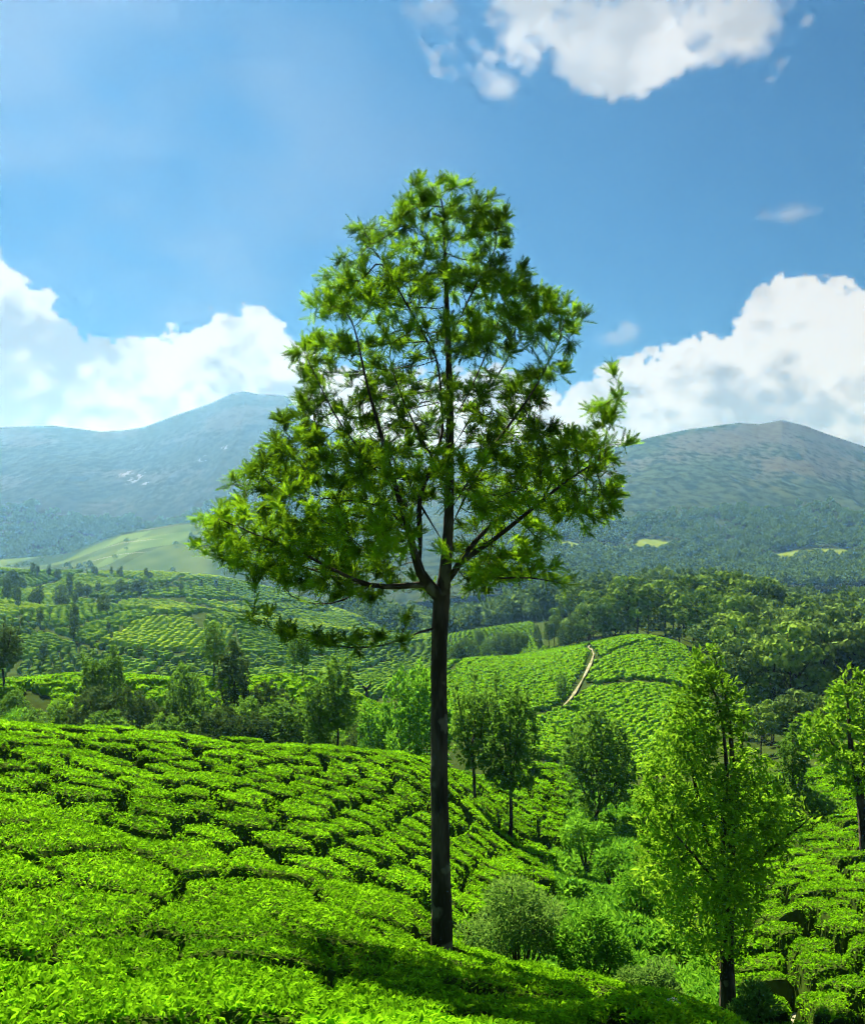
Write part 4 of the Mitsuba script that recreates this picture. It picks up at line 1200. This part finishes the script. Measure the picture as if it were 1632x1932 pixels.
# the wooded hill on the right
rng = np.random.default_rng(77)
CAN = [(1000, 1150), (1060, 1120), (1080, 1102), (1130, 1098), (1180, 1084), (1240, 1092), (1262, 1082), (1300, 1082), (1350, 1062), (1412, 1082), (1440, 1080), (1480, 1105), (1530, 1112), (1632, 1112), (1800, 1115)]
done = []
for Y, n, lo, hi in ((300, 20, 1050, 1760), (255, 24, 1070, 1760), (222, 26, 1075, 1760), (198, 26, 1090, 1760), (175, 22, 1300, 1760), (156, 20, 1325, 1760), (138, 16, 1365, 1760), (120, 12, 1375, 1760), (106, 9, 1380, 1700), (94, 8, 1385, 1640)):
    for k in range(n):
        px = lo + (hi - lo) * (k + rng.uniform(.1, .9)) / n
        YY = Y * rng.uniform(.95, 1.05)
        if px < 1300 and YY < 190:
            continue
        cap = height(px, YY, interp(px, CAN) + rng.uniform(-4, 14))
        h = min(rng.uniform(9, 15) if YY > 112 else rng.uniform(3.5, 6), cap if cap > 4 else 5)
        if Y >= 198 and px < 1480:
            h = max(min(cap, 19), 6) * rng.uniform(.86, 1.0)
        plant(['wood_a', 'wood_b', 'wood_c', 'wood_d'][rng.integers(4)], 'woodland_tree', 'tall grey-green tree with a rounded crown in the wood right of the knoll', px, YY, h, rng.uniform(0, 360), 'trees of the wood right of the knoll', rng.uniform(.85, 1.15), sink=.3, dress=['dark_leaf', 'olive_leaf', 'pale_leaf', 'olive_leaf'][rng.integers(4)])


# far-off woods: crowns too small to part, one mesh each
def crown_lump(seed, k=80):
    rng = np.random.default_rng(seed)
    d = rng.normal(0, 1, (k, 3))
    d /= np.linalg.norm(d, axis=1, keepdims=True)
    d[:, 2] = np.abs(d[:, 2]) - .25
    p = d * rng.uniform(.6, 1.0, (k, 1)) * [.5, .5, .55] + [0, 0, .55]
    v, f = scatter(CARD, p, frames(d * [1, 1, .3] + rng.normal(0, .6, d.shape), rng.normal(0, .8, k)), .20)
    tv, tf = tube([[0, 0, -.2], [0, 0, .6]], [.035, .02], 3)
    return join((v, f), (tv, tf))


LUMPS = [crown_lump(s) for s in range(4)]


def wood(key, label, n, x_of_px, Y0, Y1, size, z_of, keep, seed):
    rng = np.random.default_rng(seed)
    px, Y = rng.uniform(*x_of_px, n), np.exp(rng.uniform(math.log(Y0), math.log(Y1), n))
    x, y = (px - CX) / F * Y, Y
    k = keep(px, Y, x, y)
    x, y = x[k], y[k]
    z = z_of(x, y)
    a = rng.uniform(0, 2 * np.pi, len(x))
    R = np.zeros((len(x), 3, 3))
    R[:, 0, 0], R[:, 0, 1], R[:, 1, 0], R[:, 1, 1], R[:, 2, 2] = np.cos(a), -np.sin(a), np.sin(a), np.cos(a), 1
    s = size * rng.uniform(.6, 1.3, len(x))
    s3 = np.stack([s * rng.uniform(.7, 1, len(x)), s * rng.uniform(.7, 1, len(x)), s * rng.uniform(.75, 1.15, len(x))], 1)
    w = rng.integers(0, 4, len(x))
    scene[key] = ply(join(*[scatter(LUMPS[i], np.stack([x, y, z], 1)[w == i], R[w == i], s3[w == i]) for i in range(4)]), 'dark_leaf', smooth=False)
    labels[key] = {'label': label, 'category': 'woodland', 'kind': 'stuff'}


wood('woodland', 'hazy grey-green wood filling the valley between the far tea hills and the wooded hill', 2600, (560, 1700), 300, 640, 10.0, ground,
     lambda px, Y, x, y: (px > np.interp(Y, [300, 350, 420, 640], [1010, 880, 700, 560])) & ((px > 1000) | (Y > 320)), 5)

wood('hill_woodland', 'belts of dark trees on the pale hills below the left mountain', 1300, (-60, 640), 720, 1060, 6.5, far_hill,
     lambda px, Y, x, y: meshkit.fbm(np.stack([x / 60, y / 90, x * 0], -1), 3, 4) + .35 * ((np.sin(x * 12.9 + y * 78.2) * 43758) % 1 > .95) > .53, 6)
wood('slope_woodland', 'dense hazy forest on the lower slope of the right mountain', 3600, (880, 1720), 630, 1060, 9.0, right_slope,
     lambda px, Y, x, y: np.min([np.hypot((x - a) / c, (y - b) / e) for a, b, c, e in ((223, 918, 24, 45), (178, 905, 24, 36), (360, 815, 34, 36), (312, 818, 28, 20), (430, 830, 32, 42), (128, 880, 24, 32))], axis=0) > 1, 7)

wood('mountain_woodland', 'hazy blue-green forest at the foot of the left mountain', 1700, (-80, 620), 1215, 1560, 13.0, left_slope,
     lambda px, Y, x, y: meshkit.fbm(np.stack([x / 90, y / 120, x * 0], -1), 3, 14) > .40, 8)

# ------------------------------------------------------------------ the gully: big leafy trees, shrubs, undergrowth
def px_tree(base_px, base_py, Y, lines, outline, n, seed, depth=0.8):
    """Skeleton lines and crown points given by bearing (px, py, metres of depth off Y)."""
    k = Y / F
    x0, z0 = (base_px - CX) * k, (HZ - base_py) * k

    def q(px, py, dy=0., r=0.):
        return (x0 + (px - base_px) * k, Y + dy, z0 + (base_py - py) * k, r)
    rng = np.random.default_rng(seed)
    o = np.array(outline, float)
    py = rng.uniform(o[0, 0], o[-1, 0], n * 3)
    l, r = np.interp(py, o[:, 0], o[:, 1]), np.interp(py, o[:, 0], o[:, 2])
    kp = rng.random(len(py)) < (r - l) / (o[:, 2] - o[:, 1]).max()
    py, l, r = py[kp], l[kp], r[kp]
    a, s = rng.uniform(0, 2 * np.pi, len(py)), rng.random(len(py)) ** 0.42
    px = (l + r) / 2 + (r - l) / 2 * .93 * np.cos(a) * s
    dep = (r - l) / 2 * k * depth * np.sin(a) * s
    P = np.array([q(b, c, d)[:3] for b, c, d in zip(px, py, dep)])
    P = P[meshkit.fbm(P * 1.3 + seed, 3, seed) > 0.42][:n]
    return [[q(*c) for c in L] for L in lines], P, rng


B1 = 1372
lines, P, rng = px_tree(B1, 1885, 17.0, [
    [(1374, 1915, 0, .16), (1372, 1850, 0, .135), (1371, 1760, 0, .125), (1374, 1690, 0, .12), (1378, 1640, 0, .085), (1384, 1560, .1, .066), (1386, 1470, .1, .052), (1382, 1380, .1, .038), (1366, 1300, 0, .022), (1345, 1225, 0, .008)],
    [(1374, 1680, 0), (1360, 1620, -.2, .06), (1355, 1540, -.3, .05), (1360, 1440, -.35, .038), (1350, 1350, -.4, .02), (1330, 1280, -.4, .01)],
    [(1376, 1655, 0), (1392, 1590, .3, .055), (1404, 1500, .4, .042), (1412, 1420, .4, .03), (1420, 1350, .4, .012)],
    [(1372, 1670, 0), (1345, 1600, .3, .05), (1325, 1500, .4, .036), (1310, 1420, .5, .022), (1290, 1360, .5, .01)],
    [(1371, 1690, 0), (1330, 1640, -.4, .032), (1290, 1590, -.6, .022), (1245, 1540, -.8, .012)],
    [(1371, 1730, 0), (1320, 1690, .4, .024), (1270, 1660, .6, .015), (1225, 1640, .7, .008)],
    [(1376, 1660, 0), (1420, 1600, -.5, .03), (1460, 1550, -.7, .018), (1500, 1520, -.8, .008)],
    [(1371, 1760, 0), (1330, 1760, -.4, .014), (1295, 1730, -.6, .008)],
    [(1372, 1840, 0), (1350, 1780, -.2, .02), (1338, 1700, -.3, .014), (1320, 1640, -.35, .008)],
    [(1373, 1850, 0), (1392, 1780, -.2, .013), (1400, 1710, -.3, .007)],
    [(1370, 1850, 0), (1340, 1800, .3, .014), (1300, 1780, .5, .008), (1270, 1770, .6, .005)],
], [(1212, 1322, 1350), (1260, 1285, 1372), (1320, 1262, 1405), (1380, 1238, 1430), (1440, 1206, 1462), (1500, 1188, 1500), (1560, 1184, 1510), (1620, 1190, 1480), (1680, 1205, 1445), (1740, 1240, 1420), (1800, 1290, 1395)], 3000, 301)
SK_STEP = .22
nodes, parent, fixed = skeleton(lines)
nodes, parent = colonize(P, nodes, parent, .16, 1.2, .19, rng, 100)
r, kids = radii(nodes, parent, .003, 2.3, fixed)
r[len(fixed):] = np.minimum(r[len(fixed):], .03)
R1 = (branch_mesh(nodes, parent, r, .015, max_sides=10), join(sprays(nodes, parent, r, kids, rng, .015, 6.8, .155, LEAF4, .6, .35, 2.0, .7, off=.05), sprays(nodes, parent, r, kids, rng, .014, 3.0, .13, LEAF2, .8, .1, 1.2, .8, off=.09)))
tree_thing('leafy_tree', 'large bright leafy tree in the gully, many upright stems on one dark trunk', *R1, 'lance_leaf')
print('leafy tree', len(R1[0][1]), len(R1[1][1]))

lines, P, rng = px_tree(1628, 1590, 31.0, [
    [(1632, 1610, 0, .17), (1628, 1540, 0, .15), (1618, 1470, 0, .12), (1605, 1420, 0, .09), (1602, 1360, 0, .06), (1598, 1310, 0, .03), (1592, 1265, 0, .01)],
    [(1618, 1470, 0), (1645, 1420, .3, .08), (1655, 1350, .4, .05), (1650, 1290, .4, .02)],
    [(1605, 1430, 0), (1575, 1415, -.4, .04), (1545, 1390, -.6, .025), (1515, 1370, -.7, .01)],
    [(1612, 1450, 0), (1570, 1432, .5, .04), (1540, 1410, .8, .015)],
    [(1622, 1480, 0), (1680, 1440, -.3, .06), (1720, 1390, -.4, .02)],
], [(1250, 1585, 1606), (1290, 1568, 1645), (1330, 1555, 1680), (1370, 1505, 1720), (1410, 1500, 1735), (1450, 1535, 1730), (1490, 1575, 1700)], 1500, 302)
SK_STEP = .4
nodes, parent, fixed = skeleton(lines)
nodes, parent = colonize(P, nodes, parent, .26, 2.0, .30, rng, 100)
r, kids = radii(nodes, parent, .005, 2.3, fixed)
r[len(fixed):] = np.minimum(r[len(fixed):], .04)
R2 = (branch_mesh(nodes, parent, r, .03, max_sides=8), sprays(nodes, parent, r, kids, rng, .03, 9.5, .20, LEAF2, .65, .3, 1.8, .7, off=.06))
tree_thing('leafy_tree', 'bright leafy tree cut off by the right edge of the picture', *R2, 'lance_leaf')


def shrub(name, label, px, base_py, Y, w_px, h_px, leafkey, seed, leaf_size, n, squash=0.8, tmpl=LEAF4, droop=0.25):
    """A dense shrub: stems fanning up, leaves in lumps over an uneven dome."""
    rng = np.random.default_rng(seed)
    x, y = spot(px, Y)
    k = Y / F
    z = float(ground(x, y))
    w, h = w_px * k / 2, max((HZ - base_py + h_px) * k - z, .5)
    lumps = []
    for i in range(16):
        a, q = rng.uniform(0, 2 * np.pi), math.sqrt(rng.random()) * .72
        lumps.append((w * q * math.cos(a), w * q * math.sin(a) * squash, h * (.78 - .42 * q * q) * rng.uniform(.75, 1.05), w * rng.uniform(.30, .46)))
    lumps = np.array(lumps)
    i = rng.integers(0, len(lumps), n)
    d = rng.normal(0, 1, (n, 3))
    d /= np.linalg.norm(d, axis=1, keepdims=True)
    p = lumps[i, :3] + d * lumps[i, 3:4] * rng.uniform(.72, 1.04, (n, 1)) * [1, 1, .8]
    p[:, 2] = np.abs(p[:, 2])
    e = d * .7 + rng.normal(0, .5, (n, 3)) + [0, 0, .45 - droop]
    cv = scatter(tmpl, p + [x, y, z], frames(e, rng.normal(0, .8, n)), leaf_size * rng.uniform(.6, 1.3, n))
    stems = [tube(np.array([[x + .06 * rng.normal(), y + .06 * rng.normal(), z - .1], [x + L[0] * .45, y + L[1] * .45, z + L[2] * .55], [x + L[0], y + L[1], z + L[2] + L[3] * .5]]), [.03, .02, .006], 5) for L in lumps]
    m = name
    c = 0
    while m in labels:
        c += 1
        m = f'{name}_{c:03d}'
    scene[f'{m}__foliage'] = ply(cv, leafkey, smooth=False)
    scene[f'{m}__stems'] = ply(join(*stems), 'twig_bark', smooth=True)
    labels[m] = {'label': label, 'category': 'shrub'}


shrub('shrub', 'big dusty-green willowy shrub in the hollow right of the tall trunk', 978, 1815, 17.0, 225, 195, 'shrub_leaf', 1, .10, 9500)
shrub('shrub', 'round bright green shrub with a black shaded base, right of the dusty-green shrub', 1117, 1835, 16.2, 150, 160, 'fresh_leaf', 2, .10, 7500)
shrub('shrub', 'low shrub between the round bright shrub and the big leafy tree', 1228, 1880, 15.2, 130, 105, 'shrub_leaf', 3, .09, 4500)
shrub('shrub', 'dark round bush in the gully below the spreading bushy tree', 1108, 1612, 36, 95, 85, 'fresh_leaf', 4, .2, 1800)
shrub('shrub', 'dark low bush on the right-hand tea slope behind the leafy tree', 1540, 1540, 41, 95, 50, 'oak_leaf', 5, .24, 1200)
shrub('shrub', 'leafy bush deep in the gully left of the leafy tree', 1212, 1690, 25, 110, 85, 'fresh_leaf', 6, .16, 2200)
shrub('shrub', 'tangled dark bush around the foot of the leafy tree', 1420, 1895, 16.0, 90, 75, 'shrub_leaf', 7, .11, 1600)
shrub('shrub', 'small bush beside the ditch below the dark-trunked tree', 1158, 1640, 31, 90, 60, 'fresh_leaf', 8, .17, 1500)
shrub('shrub', 'pale grassy bush at the left end of the bank, beside the dark hole', 30, 1366, 63, 70, 62, 'fresh_leaf', 9, .26, 900)

# grass, ferns and weeds on the gully floor
rng = np.random.default_rng(88)
n = 150000
y = np.exp(rng.uniform(math.log(11.5), math.log(62), n))
gx, gw = np.interp(y, GULLY[:, 1], GULLY[:, 0]), np.interp(y, GULLY[:, 1], GW)
x = gx + gw * 1.12 * rng.uniform(-1, 1, n)
patch = meshkit.fbm(np.stack([x * .9, y * .9, x * 0], -1), 3, 12)
k = rng.random(n) < np.clip((patch - .30) * 4, .06, 1)
x, y, patch = x[k], y[k], patch[k]
n = len(x)
hgt = (.25 + 1.35 * np.clip(patch - .35, 0, .5)) 
z = ground(x, y) + hgt * rng.random(n) ** .5 * .8
phi, el = rng.uniform(0, 2 * np.pi, n), rng.uniform(.1, 1.35, n)
d = np.stack([np.cos(phi) * np.cos(el), np.sin(phi) * np.cos(el), np.sin(el)], 1)
s = (.10 + .0042 * y) * rng.uniform(.7, 1.5, n)
s3 = np.stack([s * 1.25, s * .75, s], 1)
scene['undergrowth'] = ply(scatter(LEAF2, np.stack([x, y, z], 1) - d * s[:, None] * .4, frames(d, rng.normal(0, .7, n)), s3), 'fresh_leaf', smooth=False)
labels['undergrowth'] = {'label': 'tall grass, ferns and weeds crowding the floor of the gully', 'category': 'undergrowth', 'kind': 'stuff'}

# the weed with white flowers among the foremost tea
x, y = spot(1272, 6.9)
z = float(tops(x, y))
rng = np.random.default_rng(5)
st = [tube(np.array([[x, y, z - .25], [x + a * .5, y + b * .5, z + .0], [x + a, y + b, z + c]]), [.004, .003, .002], 4) for a, b, c in ((.0, .0, .10), (-.03, .01, .085), (.025, -.01, .07))]
fl = []
for a, b, c in ((.0, .0, .10), (-.03, .01, .085), (.025, -.01, .07)):
    m = 26
    d = rng.normal(0, 1, (m, 3)) + [0, 0, 1.0]
    d /= np.linalg.norm(d, axis=1, keepdims=True)
    fl.append(scatter(LEAF2, np.array([x + a, y + b, z + c]) + d * .014, frames(d, rng.normal(0, 1, m)), .016))
scene['white_petals'] = {'type': 'principledthin', 'base_color': rgb(.75, .75, .70), 'diff_trans': .8, 'roughness': .6}
scene['flowering_weed__stem'] = ply(join(*st), 'fresh_leaf', smooth=True)
for i, f in enumerate(fl):
    scene['flowering_weed__flower' + (f'_{i:03d}' if i else '')] = ply(f, 'white_petals', smooth=False)
labels['flowering_weed'] = {'label': 'small weed with white flower heads among the tea at the bottom edge', 'category': 'weed'}
